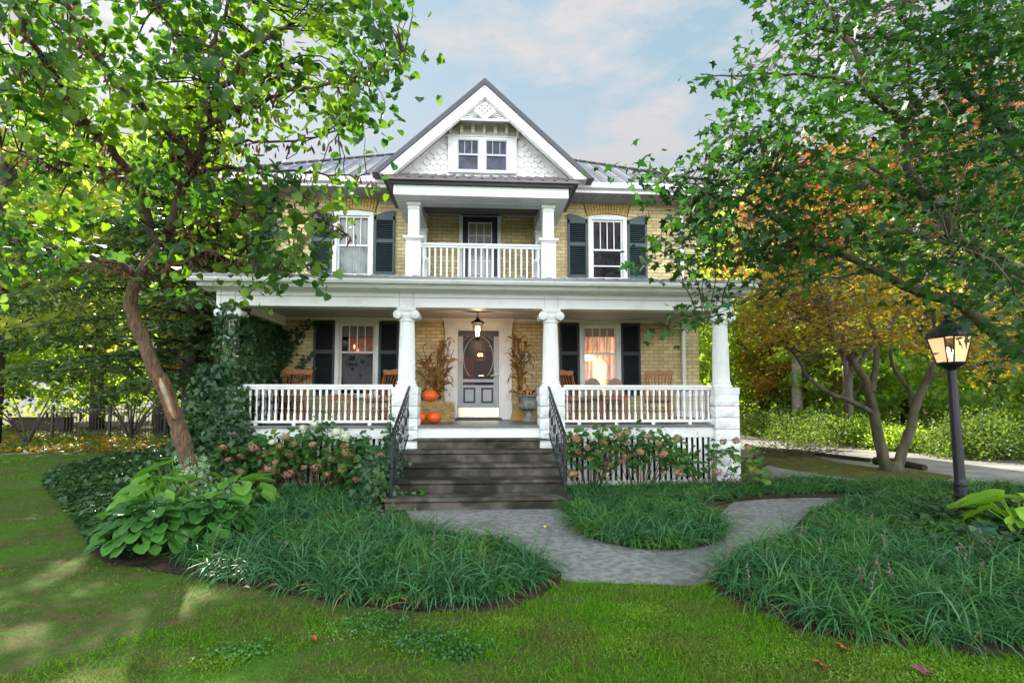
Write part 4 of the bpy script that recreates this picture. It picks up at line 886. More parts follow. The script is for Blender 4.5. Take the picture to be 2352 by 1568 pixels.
def corn(loc, label, tips, seed, nleaf):
    g = random.Random(seed); t = thing('corn_stalk_bundle', label, 'corn stalks', loc, group='dried corn stalk bundles flanking the door')
    stalk = MB(); V = []; F = []
    def ribbon(p0, d0, L, w, sag):
        k = 7; p = Vector(p0); d = Vector(d0).normalized(); nv = len(V); side = d.cross(Vector((g.uniform(-1, 1), g.uniform(-1, 1), .3))).normalized(); tw = g.uniform(-.5, .5)
        for i in range(k):
            ww = w*(math.sin(PI*min(1, (i+.6)/k)))**.7*.5
            V.append(tuple(p-side*ww)); V.append(tuple(p+side*ww)); 
            side = (side + side.cross(d)*tw*.4).normalized()
            d = (d+Vector((g.uniform(-.18, .18), g.uniform(-.12, .12), -sag*(i/k)))).normalized(); p = p+d*L/k
        for i in range(k-1): F.append((nv+2*i, nv+2*i+1, nv+2*i+3, nv+2*i+2))
    for (tx, tz) in tips:
        tx *= 1.12; tz *= 1.06
        b = Vector((g.uniform(-.05, .05), g.uniform(-.04, .04), -.25)); tp = Vector((tx, g.uniform(-.12, .08), tz)); mid = b.lerp(tp, .5)+Vector((tx*-.12, 0, .08))
        pts = [b.lerp(mid, s)*(1-s)+mid.lerp(tp, s)*s for s in np.linspace(0, 1, 7)]
        stalk.tube(pts, [.014, .013, .012, .011, .010, .008, .006], 5)
        for i in range(nleaf):
            s = g.uniform(.12, 1.0); j = min(5, int(s*6)); q = pts[j].lerp(pts[j+1], s*6-j)
            ax = (pts[j+1]-pts[j]).normalized(); ribbon(q, ax*.8+Vector((g.uniform(-.75, .75), g.uniform(-.5, .2), g.uniform(-.3, .5))), g.uniform(.28, .58), g.uniform(.04, .08), g.uniform(.4, 2.6))
    stalk.build('stalk', STALK, t); npmesh('dry_leaves', V, F, STALK, t)
corn((-.98, 11.5, PZ+.60), 'dry brown corn stalks fanning out behind the pumpkins, left of the door', [(-.28, 1.02), (-.34, .80), (-.38, .55), (-.12, .85), (.05, .9), (.16, 1.12), (.22, 1.2), (.30, 1.15), (.1, 1.05), (.35, .95), (0, .5), (-.2, .6), (.25, .7)], 3, 9)
corn((.92, 11.6, PZ+.55), 'dry brown corn stalks standing behind the urn, right of the door', [(-.16, 1.22), (-.08, 1.3), (.0, 1.2), (-.12, 1.0), (.08, 1.1), (-.02, .9), (.14, 1.25), (-.2, 1.05)], 8, 8)
t = thing('corn_broom', 'upright straw broom leaning by the door casing behind the urn', 'broom', (.86, 11.45, PZ+.004))
MB().tube([(.0, 0, .42), (-.03, .25, 1.45)], .013, 8).build('handle', WOOD, t)
bb = MB().prism([(-.20, 0), (.17, 0), (.11, .24), (.045, .40), (-.045, .40), (-.13, .24)], -.03, .03); BRM = mat('broom_straw', (.50, .32, .10), .85, .1, col2=(.34, .20, .06), vscale=4, stretch=(30, 30, 1), bump=.6); bb.build('bristles', BRM, t, bev=.01)

# house number plaque with raised rim
t = thing('number_plaque', 'oval black and white house number plaque on the brick behind the corn stalks', 'sign', (1.02, YW-.012, 2.66))
pl = MB().lathe([(.0, -.03), (.148, -.03), (.155, -.015), (.15, 0)], n=32, axis='y', sx=1.12, sy=.88).build('plate', BLACK, t)
MB().lathe([(.125, -.036), (.136, -.036), (.136, -.03), (.125, -.03)], n=32, axis='y', sx=1.12, sy=.88).build('rim', WHITE, t)
MB().lathe([(.0, -.034), (.118, -.034), (.118, -.03)], n=32, axis='y', sx=1.12, sy=.88).build('face', BLACK, t)
cu = D.curves.new('number', 'FONT'); cu.body = '2'; cu.size = .19; cu.extrude = .004; cu.offset = .004; cu.align_x = 'CENTER'; cu.align_y = 'CENTER'
tmp = D.objects.new('number_text', cu); COL.objects.link(tmp); nm_ = D.meshes.new_from_object(tmp.evaluated_get(bpy.context.evaluated_depsgraph_get())); D.objects.remove(tmp)
no = D.objects.new('number', nm_); COL.objects.link(no); no.parent = t; no.location = (.045, -.040, 0); no.rotation_euler = (PI/2, 0, 0); nm_.materials.clear(); nm_.materials.append(WHITE)
# security camera
t = thing('security_camera', 'small black security camera on the brick near the ivy', 'camera', (-4.42, YW-.01, 2.86))
MB().box(-.04, .04, -.05, 0, -.04, .04).build('housing', BLACK, t, bev=.008); MB().lathe([(.0, -.065), (.022, -.06), (.025, -.05)], n=12, axis='y').build('lens', mat('grey_lens', (.3, .3, .32), .2, .6), t)

# hanging porch lantern
def lantern_glow(): return mat('warm_candle_glow', (1, .8, .6), .5, .1, emit=(1, .58, .34), es=5)
CAND = lantern_glow(); CLEAR = glassmat('lantern_glass', (.93, .90, .86), .08)
t = thing('hanging_lantern', 'lit black lantern hanging from the porch ceiling over the door', 'lantern', (-.06, 10.9, 3.55))
MB().lathe([(.07, 0), (.07, -.02), (.03, -.035), (.0, -.035)], n=16).build('canopy', BLACK, t)
mb = MB().tube([(0, 0, -.03), (0, 0, -.11)], .006, 5)
mb.tube([(.028*math.cos(a), 0, -.135+.028*math.sin(a)) for a in np.linspace(0, 2*PI, 13)], .005, 4, cap=False); mb.build('chain', BLACK, t)
MB().lathe([(.02, -.16), (.035, -.185), (.06, -.215), (.12, -.25), (.155, -.275), (.155, -.29), (.0, -.285)], n=8, rot=PI/8).build('roof', BLACK, t)
fr = MB()
for j in range(4):
    a = PI/4+j*PI/2; fr.beam((.15*math.cos(a), .15*math.sin(a), -.285), (.10*math.cos(a), .10*math.sin(a), -.60), .012, .012, (0, 1, 0))
    b = a+PI/2; fr.beam((.10*math.cos(a), .10*math.sin(a), -.60), (.10*math.cos(b), .10*math.sin(b), -.60), .012, .012)
fr.lathe([(.10, -.60), (.06, -.63), (.02, -.66), (.0, -.67)], n=4, rot=PI/4); fr.build('frame', BLACK, t)
gl = MB()
for j in range(4):
    a = PI/4+j*PI/2; b = a+PI/2; p = lambda r_, q, z: (r_*math.cos(q), r_*math.sin(q), z)
    gl.add([p(.147, a, -.285), p(.147, b, -.285), p(.098, b, -.60), p(.098, a, -.60)], [(0, 1, 2, 3)])
gl.build('glass', CLEAR, t, fixn=False)
for j in range(3):
    a = j*2.1+.5; x, y = .04*math.cos(a), .04*math.sin(a)
    MB().lathe([(.008, -.56), (.008, -.47)], (x, y, 0), 8).build('candle', WHITE, t); MB().lathe([(.006, -.47), (.018, -.43), (.014, -.38), (.002, -.34)], (x, y, 0), 10).build('bulb', CAND, t)
pl_ = D.lights.new('porch_lamp', 'POINT'); pl_.energy = 9; pl_.color = (1, .62, .38); pl_.shadow_soft_size = .05
po = D.objects.new('porch_lamp', pl_); COL.objects.link(po); po.location = (-.06, 10.9, 3.08)

# lamp post
LX, LY = PD(2197, 900, 1)[0]/PD(2197, 900, 1)[1]*6.6, 6.6
t = thing('lamp_post', 'tall black lamp post with a lit frosted lantern in the right bed', 'street lamp', (LX, LY, 0)); t.rotation_euler = (0, math.radians(-1.6), 0)
MB().lathe([(.095, 0), (.095, .04), (.085, .06), (.078, .28), (.072, .30), (.085, .32), (.085, .345), (.070, .36), (.068, .46), (.078, .475), (.078, .495), (.066, .51), (.062, .55), (.054, 2.0), (.050, 2.02), (.03, 2.03)], n=20, flute=.03).build('post', BLACK, t)
lz = 2.04
MB().lathe([(.04, lz-.03), (.06, lz), (.11, lz+.03), (.155, lz+.06), (.165, lz+.085), (.12, lz+.09), (.0, lz+.09)], n=16).build('gallery', BLACK, t, smooth=False)
zb, zt_ = lz+.09, lz+.43; rb_, rt_ = .155, .24
oct_ = lambda r_: [(r_*math.cos(a), r_*math.sin(a)) for a in [math.radians(q-44) for q in (-102, -78, -12, 12, 78, 102, 168, 192)]]
lo, hi = oct_(rb_), oct_(rt_); fr = MB(); FROST = mat('lit_frosted_glass', (.62, .40, .24), .4, .4, emit=(1, .50, .22), es=.30)
for i in range(8):
    fr.beam((*lo[i], zb), (*hi[i], zt_), .014, .014, (0, 1, 0)); j = (i+1) % 8
    fr.beam((*lo[i], zb), (*lo[j], zb), .014, .014); fr.beam((*hi[i], zt_), (*hi[j], zt_), .014, .014)
fr.build('frame', BLACK, t)
for i in range(8):
    j = (i+1) % 8; k = .985
    MB().add([(lo[i][0]*k, lo[i][1]*k, zb), (lo[j][0]*k, lo[j][1]*k, zb), (hi[j][0]*k, hi[j][1]*k, zt_), (hi[i][0]*k, hi[i][1]*k, zt_)], [(0, 1, 2, 3)]).build('frosted_pane' if i % 2 else 'clear_pane', FROST if i % 2 else CLEAR, t, fixn=False)
MB().lathe([(.0, zt_-.004), (.262, zt_-.004), (.268, zt_+.015), (.245, zt_+.07), (.205, zt_+.12), (.14, zt_+.165), (.095, zt_+.19), (.075, zt_+.22), (.06, zt_+.235), (.035, zt_+.245), (.035, zt_+.275), (.042, zt_+.295), (.03, zt_+.32), (.0, zt_+.325)], n=16).build('cap', BLACK, t)
for x in (-.045, .05): MB().lathe([(.012, zb), (.012, zb+.08)], (x, -.02, 0), 8).build('candle', WHITE, t); MB().lathe([(.008, zb+.08), (.026, zb+.12), (.02, zb+.17), (.003, zb+.21)], (x, -.02, 0), 10).build('bulb', mat('bright_bulb', (1, .8, .5), .5, .1, emit=(1, .62, .3), es=14), t)
pl_ = D.lights.new('post_lamp', 'POINT'); pl_.energy = 4; pl_.color = (1, .6, .35); pl_.shadow_soft_size = .08
po = D.objects.new('post_lamp', pl_); COL.objects.link(po); po.location = (LX-.06, LY, 2.30)

# ------------------------------------------------------------------ things farther back
x, y = G(1722, 1022); t = thing('side_steps', 'grey concrete side steps with two treads at the right of the porch', 'steps', (5.75, 13.3, 0))
MB().box(-.5, .55, -.6, .6, 0, .17).build('lower_tread', CONC, t, bev=.01); MB().box(-.5, .25, -.55, .6, .17, .36).build('upper_tread', CONC, t, bev=.01)
t = thing('side_railing', 'thin black railing of the side steps beyond the right column', 'railing', (5.75, 12.9, 0))
MB().beam((.5, 0, 1.03), (-.35, 0, 1.25), .04, .03).build('rail', BLACK, t); MB().box(.485, .515, -.015, .015, .17, 1.03).lathe([(.0, 1.0), (.035, 1.03), (.0, 1.07)], (.5, 0, 0), 10).box(-.35, -.32, -.015, .015, .36, 1.24).build('post', BLACK, t)
for i in range(5): xx = .38-i*.15; MB().box(xx-.008, xx+.008, -.008, .008, .17 if xx > .25 else .36, 1.03+(.5-xx)*.26).build('baluster', BLACK, t)

# iron fence on the left
t = thing('iron_fence', 'black iron picket fence behind the conifer trunk', 'fence', (0, 0, 0))
fa = Vector((-18.6, 23.6, 0)); fb = Vector((-9.6, 24.4, 0))
MB().beam(fa+Vector((0, 0, 1.25)), fb+Vector((0, 0, 1.25)), .03, .04).beam(fa+Vector((0, 0, .18)), fb+Vector((0, 0, .18)), .03, .04).beam(fa+Vector((0, 0, 1.1)), fb+Vector((0, 0, 1.1)), .03, .03).build('rail', BLACK, t)
pk = MB().box(-.010, .010, -.010, .010, .02, 1.36).mesh('picket'); pk.materials.append(BLACK)
for i in range(72):
    o = D.objects.new('picket', pk); COL.objects.link(o); o.parent = t; o.location = fa.lerp(fb, (i+.5)/72)
for i in range(5):
    p = fa.lerp(fb, i/4); MB().box(p.x-.04, p.x+.04, p.y-.04, p.y+.04, 0, 1.45).build('post', BLACK, t)
# planter trough, log, table
x, y = G(97, 992)
t = thing('planter_trough', 'long dark brown trough under the trees on the far left', 'planter', (x, y, 0))
TR = mat('dark_brown_board', (.06, .035, .025), .7, .2, var=.3, vscale=3)
MB().box(-1.3, 1.3, -.35, .35, .10, .72).build('box', TR, t, bev=.03); MB().box(-1.36, 1.36, -.4, .4, .72, .78).build('rim', TR, t, bev=.01)
for lx in (-1.15, 1.15): MB().box(lx-.12, lx+.12, -.3, .3, 0, .1).build('foot', TR, t)
x, y = G(205, 985); lg = MB().tube([(-.5, 0, .22), (1.5, .5, .22)], .22, 14).tube([(-.52, -.005, .22), (-.49, .0, .22)], [.14, .14], 12).build('log', mat('pale_cut_log', (.35, .26, .17), .8, .1, col2=(.16, .12, .08), vscale=5), None, loc=(x, y, 0)); tag(lg, 'round pale log lying between the trough and the fence', 'log')
x, y = G(25, 985)
t = thing('garden_table', 'wooden garden table at the far left edge behind the trough', 'table', (x-.2, y+4, 0)); MB().box(-.9, .9, -.5, .5, .82, .90).build('table_top', mat('weathered_board', (.35, .2, .11), .8, .1, var=.3), t, bev=.01)
for lx in (-.75, .75):
    for ly in (-.38, .38): MB().box(lx-.05, lx+.05, ly-.05, ly+.05, 0, .82).build('leg', BARK3, t)
MB().box(-.75, .75, -.42, -.38, .3, .38).build('rail', BARK3, t)
# logs and brush by the small maple
def logpiece(u0, v0, u1, v1, r, label):
    a = Vector((*G(u0, v0), r*.9)); b = Vector((*G(u1, v1), r*.9)); m_ = a.lerp(b, .5)+Vector((.05, .1, .02))
    o = MB().tube([a, m_, b], [r, r*.9, r*.7], 9).build('fallen_log', mat('dark_wet_log', (.05, .04, .03), .85, .2, var=.4, bump=.8, bscale=15)); tag(o, label, 'log')
logpiece(1715, 1032, 2000, 1062, .07, 'long thin dark log under the brush pile by the driveway'); logpiece(2010, 1066, 2125, 1083, .10, 'thick dark log lying at the foot of the small maple')
n = 420; bc = np.array([*G(1835, 1048), .1]); p = bc + RG.normal(size=(n, 3))*(.75, .28, .07); p[:, 2] = abs(p[:, 2]); d = RG.normal(size=(n, 3))*(1, .6, .22)
br2 = leaves('brush_pile', p, d, RG.normal(size=(n, 3)), RG.uniform(.3, .9, n), T_NEED, leafmat('dead_twig', (.10, .07, .05), (.06, .045, .035), trans=.05), wid=.12); tag(br2, 'low pile of dead brush and twigs beside the driveway', 'brush pile', kind='stuff')
n = 160; p = bc + RG.normal(size=(n, 3))*(.8, .3, .06)+(0, 0, .22); leaves('dry_leaves', p, rdir(n), rdir(n, (0, 0, 1)), .09, T_QUAD, L_FORY, br2)

# ------------------------------------------------------------------ trees that stand in front
def twigs_and_leaves(root, limbs, polys, ncl, nleaf, dfun, T, lm, size, spread, hang=.5, seed=1, twigmat=BARKD, flat=1., wid=1., ylim=None, nm='leaves'):
    """limbs: list of (pts, radii); clusters of leaves are scattered inside polys, each at its own distance, and tied to the closest limb by a twig"""
    g = np.random.default_rng(seed); lp = []
    for pts, rad in limbs:
        for i in range(len(pts)-1):
            for s in np.linspace(0, 1, 8, endpoint=False): lp.append([*pts[i].lerp(pts[i+1], s)])
    lp = np.array(lp); tw = MB(); LP = []; LD = []; LN = []
    tot = sum(area(p)*w for p, w in polys)
    for poly, w in polys:
        k = int(ncl*area(poly)*w/tot)
        uv = polysample(poly, k)
        for u, v in uv:
            dd = dfun(u, v)*g.uniform(.82, 1.2); c = PD(u, v, dd)
            if ylim and c.x < ylim[1] and c.x > ylim[0] and c.y > ylim[2]: c = PD(u, v, ylim[2]-g.uniform(0, 1.2))
            c = np.array(c); 
            if c[2] < .35: continue
            dist = np.linalg.norm((lp-c)*(1, 1, 1.2), axis=1); j = dist.argmin(); a = lp[j]; L = np.linalg.norm(c-a)
            if L > 3.2: 
                a = c + (a-c)*3.2/L
            mid = (a+c)/2+g.normal(size=3)*.05*max(L, .3)+np.array([0, 0, .06*L]); 
            pts = [Vector(a), Vector((a+mid)/2+g.normal(size=3)*.03), Vector(mid), Vector((mid+c)/2+g.normal(size=3)*.03), Vector(c)]
            r0 = min(.018, .004+.005*L); tw.tube(pts, [r0, r0*.8, r0*.65, r0*.5, .002], 4, cap=False)
            ax = unit((c-mid)[None])[0]
            m = int(nleaf*g.uniform(.6, 1.4)); s = g.uniform(-1, 1, (m, 1)); q = c + ax*s*spread*1.3 + g.normal(size=(m, 3))*(spread*.55, spread*.55, spread*.42*flat)
            LP.append(q); dq = g.normal(size=(m, 3))*(.7, .7, .35)+ax*.5+np.array([0, 0, -hang]); LD.append(dq); LN.append(g.normal(size=(m, 3))*.55+np.array([0, 0, 1.]))
    tw.build('twigs', twigmat, root, loc=(-root.location), fixn=False)
    LP = np.concatenate(LP); LD = np.concatenate(LD); LN = np.concatenate(LN); LP = LP-np.array(root.location)
    leaves(nm, LP, LD, LN, size*g.uniform(.65, 1.2, len(LP)), T, lm, root, wid)
def limb(pts_uvd, r0, r1, sub=4, jit=.02, seed=0):
    g = random.Random(seed); c = [PD(*p) for p in pts_uvd]
    out = []
    for i in range(len(c)-1):
        p0 = c[max(i-1, 0)]; p1 = c[i]; p2 = c[i+1]; p3 = c[min(i+2, len(c)-1)]
        for s in range(sub):
            t = s/sub; q = .5*((2*p1)+(p2-p0)*t+(2*p0-5*p1+4*p2-p3)*t*t+(3*p1-p0-3*p2+p3)*t**3); out.append(q+Vector((g.uniform(-jit, jit), g.uniform(-jit, jit), g.uniform(-jit, jit))) if (i or s) else q)
    out.append(c[-1]); n = len(out)
    return out, [r0+(r1-r0)*i/(n-1) for i in range(n)]

# redbud on the left
RB0 = Vector(PD(447, 1168, 7.5)); RB0.z = 0
rb = thing('redbud_tree', 'leaning scarred tree with heart shaped leaves and dangling brown pods in front of the house', 'tree', RB0)
tr = limb([(450, 1166, 7.5), (440, 1100, 7.45), (418, 1010, 7.35), (398, 950, 7.25), (372, 880, 7.15), (350, 840, 7.05), (325, 770, 7.0), (300, 712, 6.95), (305, 665, 6.9), (335, 610, 6.8), (368, 560, 6.7)], .112, .062, jit=.006)
tr[0][0] = Vector((tr[0][0].x, tr[0][0].y, -.05))
for i in (8, 9, 16, 17, 24, 25, 30): tr[1][i] *= 1.13
tm = MB().tube(tr[0], tr[1], 14); 
tk = tm.build('trunk', BARK1, rb, loc=-RB0, smooth=True)
sc_ = limb([(368, 868, 7.0), (380, 900, 7.04), (392, 938, 7.08), (402, 962, 7.12)], .02, .02, jit=0)
MB().tube([p+Vector((.03, -.045, 0)) for p in sc_[0]], [.012, .028, .04, .044, .044, .04, .04, .036, .032, .028, .024, .016, .01][:len(sc_[0])], 8).build('bare_scar', BARKH, tk, loc=(0,0,0), smooth=True)
SCB = mat('scar_lip_bark', (.24, .10, .05), .8, .2, var=.3, vscale=8, bump=.6)
for s in (-1, 1):
    MB().tube([p+Vector((.03+s*(.046-.016*abs(i/6-1)), -.055, 0)) for i, p in enumerate(sc_[0])], .018, 7).build('scar_lip', SCB, tk, loc=(0,0,0), smooth=True)
limbs = [tr]
for pts, r0, r1 in [
    ([(366, 562, 6.7), (392, 520, 6.6), (412, 460, 6.5), (428, 405, 6.4), (450, 380, 6.35)], .060, .046),
    ([(366, 562, 6.7), (345, 520, 6.6), (330, 470, 6.45), (314, 420, 6.3), (290, 385, 6.2)], .052, .040),
    ([(290, 385, 6.2), (250, 330, 6.0), (205, 285, 5.8), (165, 240, 5.6), (120, 165, 5.3), (60, 80, 5.0), (28, -20, 4.7)], .048, .022),
    ([(250, 330, 6.0), (190, 290, 5.8), (120, 230, 5.5), (50, 160, 5.2), (-30, 100, 4.9)], .03, .014),
    ([(450, 380, 6.35), (415, 330, 6.2), (370, 285, 6.0), (310, 230, 5.8), (240, 160, 5.6), (180, 60, 5.3), (140, -30, 5.1)], .045, .018),
    ([(450, 380, 6.35), (470, 300, 6.2), (485, 240, 6.0), (520, 190, 5.8), (560, 140, 5.7), (610, 90, 5.6), (660, 60, 5.5)], .05, .016),
    ([(485, 240, 6.0), (500, 160, 5.9), (495, 90, 5.8), (520, 20, 5.7), (540, -40, 5.6)], .028, .014),
    ([(530, 250, 6.0), (590, 240, 5.9), (660, 215, 5.85), (740, 195, 5.8), (840, 160, 5.7), (930, 130, 5.7)], .028, .008),
    ([(470, 300, 6.2), (520, 262, 6.1), (560, 250, 6.0), (600, 200, 5.9), (640, 150, 5.8)], .035, .014),
    ([(485, 215, 6.0), (440, 140, 5.9), (400, 80, 5.8), (350, 0, 5.6)], .026, .012),
    ([(320, 430, 6.3), (260, 395, 6.2), (170, 380, 6.1), (90, 370, 6.0), (0, 340, 5.8)], .03, .012),
    ([(415, 430, 6.4), (370, 395, 6.2), (300, 395, 6.1), (210, 385, 5.9), (90, 370, 5.7)], .026, .012),
    ([(318, 640, 6.85), (280, 610, 6.7), (230, 595, 6.6), (150, 590, 6.4), (70, 560, 6.2), (0, 545, 6.0)], .045, .016),
    ([(372, 600, 6.8), (430, 598, 6.8), (480, 575, 6.8), (560, 590, 6.8), (640, 600, 6.8), (720, 610, 6.8)], .032, .009),
    ([(445, 400, 6.4), (520, 385, 6.4), (600, 400, 6.5), (680, 430, 6.6), (740, 500, 6.7), (800, 540, 6.75)], .028, .008),
    ([(520, 385, 6.4), (600, 390, 6.4), (700, 395, 6.5), (800, 405, 6.6), (850, 400, 6.6)], .02, .007),
    ([(400, 540, 6.6), (460, 505, 6.6), (560, 480, 6.6), (640, 500, 6.7)], .018, .008),
    ([(450, 380, 6.35), (540, 330, 6.3), (600, 325, 6.2), (700, 320, 6.2), (780, 300, 6.1)], .022, .008)]:
    limbs.append(limb(pts, r0, r1, seed=int(pts[1][0])))
bm_ = MB()
for p, r in limbs[1:]: bm_.tube(p, r, 8)
bm_.build('branches', mat('dark_redbud_bark', (.06, .042, .035), .85, .2, col2=(.12, .08, .055), vscale=5, bump=.8), rb, loc=-RB0, smooth=True)
pA = [(-40, -40), (960, -40), (975, 80), (950, 175), (900, 160), (885, 250), (850, 300), (760, 270), (740, 310), (640, 330), (560, 300), (470, 320), (300, 300), (-40, 330)]
pB = [(-40, 330), (300, 300), (470, 330), (560, 340), (620, 400), (700, 380), (780, 360), (850, 375), (860, 415), (780, 430), (770, 540), (800, 560), (760, 640), (690, 645), (600, 600), (520, 620), (470, 560), (370, 590), (320, 500), (200, 560), (80, 640), (-40, 660)]
pC = [(380, 560), (520, 600), (660, 590), (760, 620), (750, 645), (650, 645), (560, 690), (450, 690), (380, 650)]
dR = lambda u, v: 5.2+.9*min(1, max(0, u)/450)+max(0, v-350)*.0012
twigs_and_leaves(rb, limbs, [(pA, 1.25), (pB, .8), (pC, .7)], 450, 10, dR, T_ROUND, L_RED, .108, .27, hang=.45, seed=5, nm='leaves')
# pods under the limbs
LP = []; LD = []; g = np.random.default_rng(4)
for p, r in limbs[3:]:
    for i in range(len(p)-1):
        if g.random() < .42: continue
        m = g.integers(4, 15); LP.append(np.array(p[i])+g.normal(size=(m, 3))*(.10, .10, .03)-(0, 0, .04)); LD.append(g.normal(size=(m, 3))*(.3, .3, .15)-(0, 0, 1.))
LP = np.concatenate(LP)-np.array(RB0); LD = np.concatenate(LD)
leaves('seed_pods', LP, LD, g.normal(size=(len(LP), 3)), g.uniform(.07, .12, len(LP)), T_POD, PODS, rb, wid=1.3)

# green maple whose trunk stands right of the frame
MT0 = Vector((9.6, 6.2, 0))
mt = thing('green_maple_tree', 'large green maple reaching in over the lamp post from the right', 'tree', MT0)
lim2 = [([MT0+Vector((0, 0, -.1)), MT0+Vector((-.05, 0, .6)), MT0+Vector((-.1, .02, 1.2)), MT0+Vector((-.3, .1, 1.9))], [.26, .22, .2, .18])]
J = (2560, 640, 6.7)
for pts, r0, r1 in [
    ([(2620, 800, 7.0), (2540, 745, 6.9), (2440, 690, 6.8), (2352, 633, 6.7), (2275, 590, 6.65), (2197, 542, 6.6), (2134, 458, 6.4), (2080, 375, 6.3), (2072, 292, 6.2), (2005, 217, 6.0), (1955, 104, 5.9), (1880, 0, 5.8)], .12, .024),
    ([(2134, 458, 6.4), (2070, 430, 6.4), (1997, 417, 6.4), (1872, 383, 6.3), (1747, 400, 6.2), (1640, 417, 6.1), (1520, 400, 6.1)], .04, .008),
    ([(2620, 560, 6.8), (2480, 420, 6.7), (2380, 345, 6.6), (2301, 292, 6.5), (2205, 187, 6.3), (2122, 117, 6.2), (2080, 88, 6.1), (1955, 83, 6.0), (1850, 60, 5.9)], .09, .012),
    ([(2640, 930, 7.0), (2460, 870, 7.6), (2352, 815, 7.7), (2250, 738, 7.7), (2200, 695, 7.6), (2100, 668, 7.4), (2033, 631, 7.2), (1955, 596, 7.0), (1830, 542, 6.8), (1764, 487, 6.6), (1700, 460, 6.5), (1600, 440, 6.4)], .11, .010),
    ([(2620, 760, 7.0), (2440, 670, 6.8), (2352, 651, 6.7), (2250, 611, 6.5), (2150, 600, 6.3), (2040, 600, 6.2)], .05, .010),
    ([(2420, 520, 6.9), (2330, 360, 6.8), (2297, 292, 6.7), (2275, 150, 6.5), (2264, 0, 6.3), (2260, -60, 6.2)], .045, .022),
    ([(2080, 450, 6.5), (2000, 380, 6.5), (1934, 362, 6.4), (1830, 342, 6.4), (1689, 312, 6.3)], .022, .007),
    ([(2005, 217, 6.0), (1950, 190, 6.0), (1870, 175, 6.0), (1780, 170, 6.0), (1680, 175, 6.0), (1620, 170, 6.0)], .022, .007),
    ([(2197, 542, 6.6), (2100, 540, 6.5), (1980, 525, 6.4), (1880, 560, 6.3), (1760, 580, 6.2), (1640, 590, 6.2)], .026, .007),
    ([(2150, 480, 6.5), (2110, 360, 6.6), (2090, 200, 6.6), (2085, 60, 6.5), (2120, -40, 6.4)], .03, .014),
    ([(1997, 625, 7.1), (1900, 640, 6.6), (1800, 660, 6.3), (1700, 690, 6.1), (1600, 730, 6.0)], .02, .006),
    ([(2230, 560, 6.6), (2180, 420, 6.8), (2165, 300, 6.8), (2190, 150, 6.6), (2240, 40, 6.4)], .028, .012),
    ([(2301, 292, 6.5), (2340, 150, 6.3), (2400, 0, 6.2)], .04, .02),
    ([(2400, 640, 6.0), (2352, 700, 5.6), (2280, 600, 5.4), (2180, 560, 5.4)], .02, .008)]:
    lim2.append(limb(pts, r0, r1, seed=int(pts[1][0])))
lim2.append(([lim2[0][0][-1], lim2[1][0][0]], [.18, .12])); lim2.append(([lim2[0][0][-1], lim2[3][0][0]], [.16, .10])); lim2.append(([lim2[0][0][-2], lim2[4][0][0]], [.16, .11])); lim2.append(([lim2[1][0][2], lim2[6][0][0]], [.07, .05]))
bm_ = MB()
for p, r in lim2[1:]: bm_.tube(p, r, 8)
MB().tube(*lim2[0], 12).build('trunk', BARK2, mt, loc=-MT0, smooth=True); bm_.build('branches', BARK2, mt, loc=-MT0, smooth=True)
qA = [(1850, -40), (2400, -40), (2400, 600), (2250, 560), (2150, 520), (2000, 470), (1850, 520), (1700, 560), (1560, 500), (1500, 460), (1440, 420), (1395, 375), (1480, 370), (1560, 400), (1600, 350), (1640, 290), (1690, 260), (1650, 220), (1600, 175), (1680, 160), (1760, 120), (1830, 100), (1750, 0)]
qB = [(1560, 500), (1700, 540), (1900, 500), (2150, 540), (2350, 620), (2400, 700), (2300, 690), (2150, 620), (2000, 600), (1850, 640), (1700, 630), (1600, 640), (1520, 620), (1460, 590), (1480, 560)]
qC = [(1540, 760), (1600, 700), (1680, 660), (1750, 650), (1720, 680), (1620, 725), (1560, 765)]
qD = [(1980, 600), (2100, 620), (2400, 700), (2400, 880), (2330, 800), (2240, 720), (2150, 680), (2050, 650)]
qE = [(2050, 0), (2400, 0), (2400, 700), (2250, 640), (2180, 420), (2100, 250)]
dM = lambda u, v: 6.2
g_ = (1395, 8, 8)
twigs_and_leaves(mt, lim2, [(qA, 1.0), (qB, 1.25), (qC, 1.6), (qD, 1.1), (qE, .3)], 800, 11, dM, T_MAPLE, L_MAP, .115, .25, hang=.25, seed=9, twigmat=BARK2, ylim=(-9, 5.2, 8.6), flat=.5)

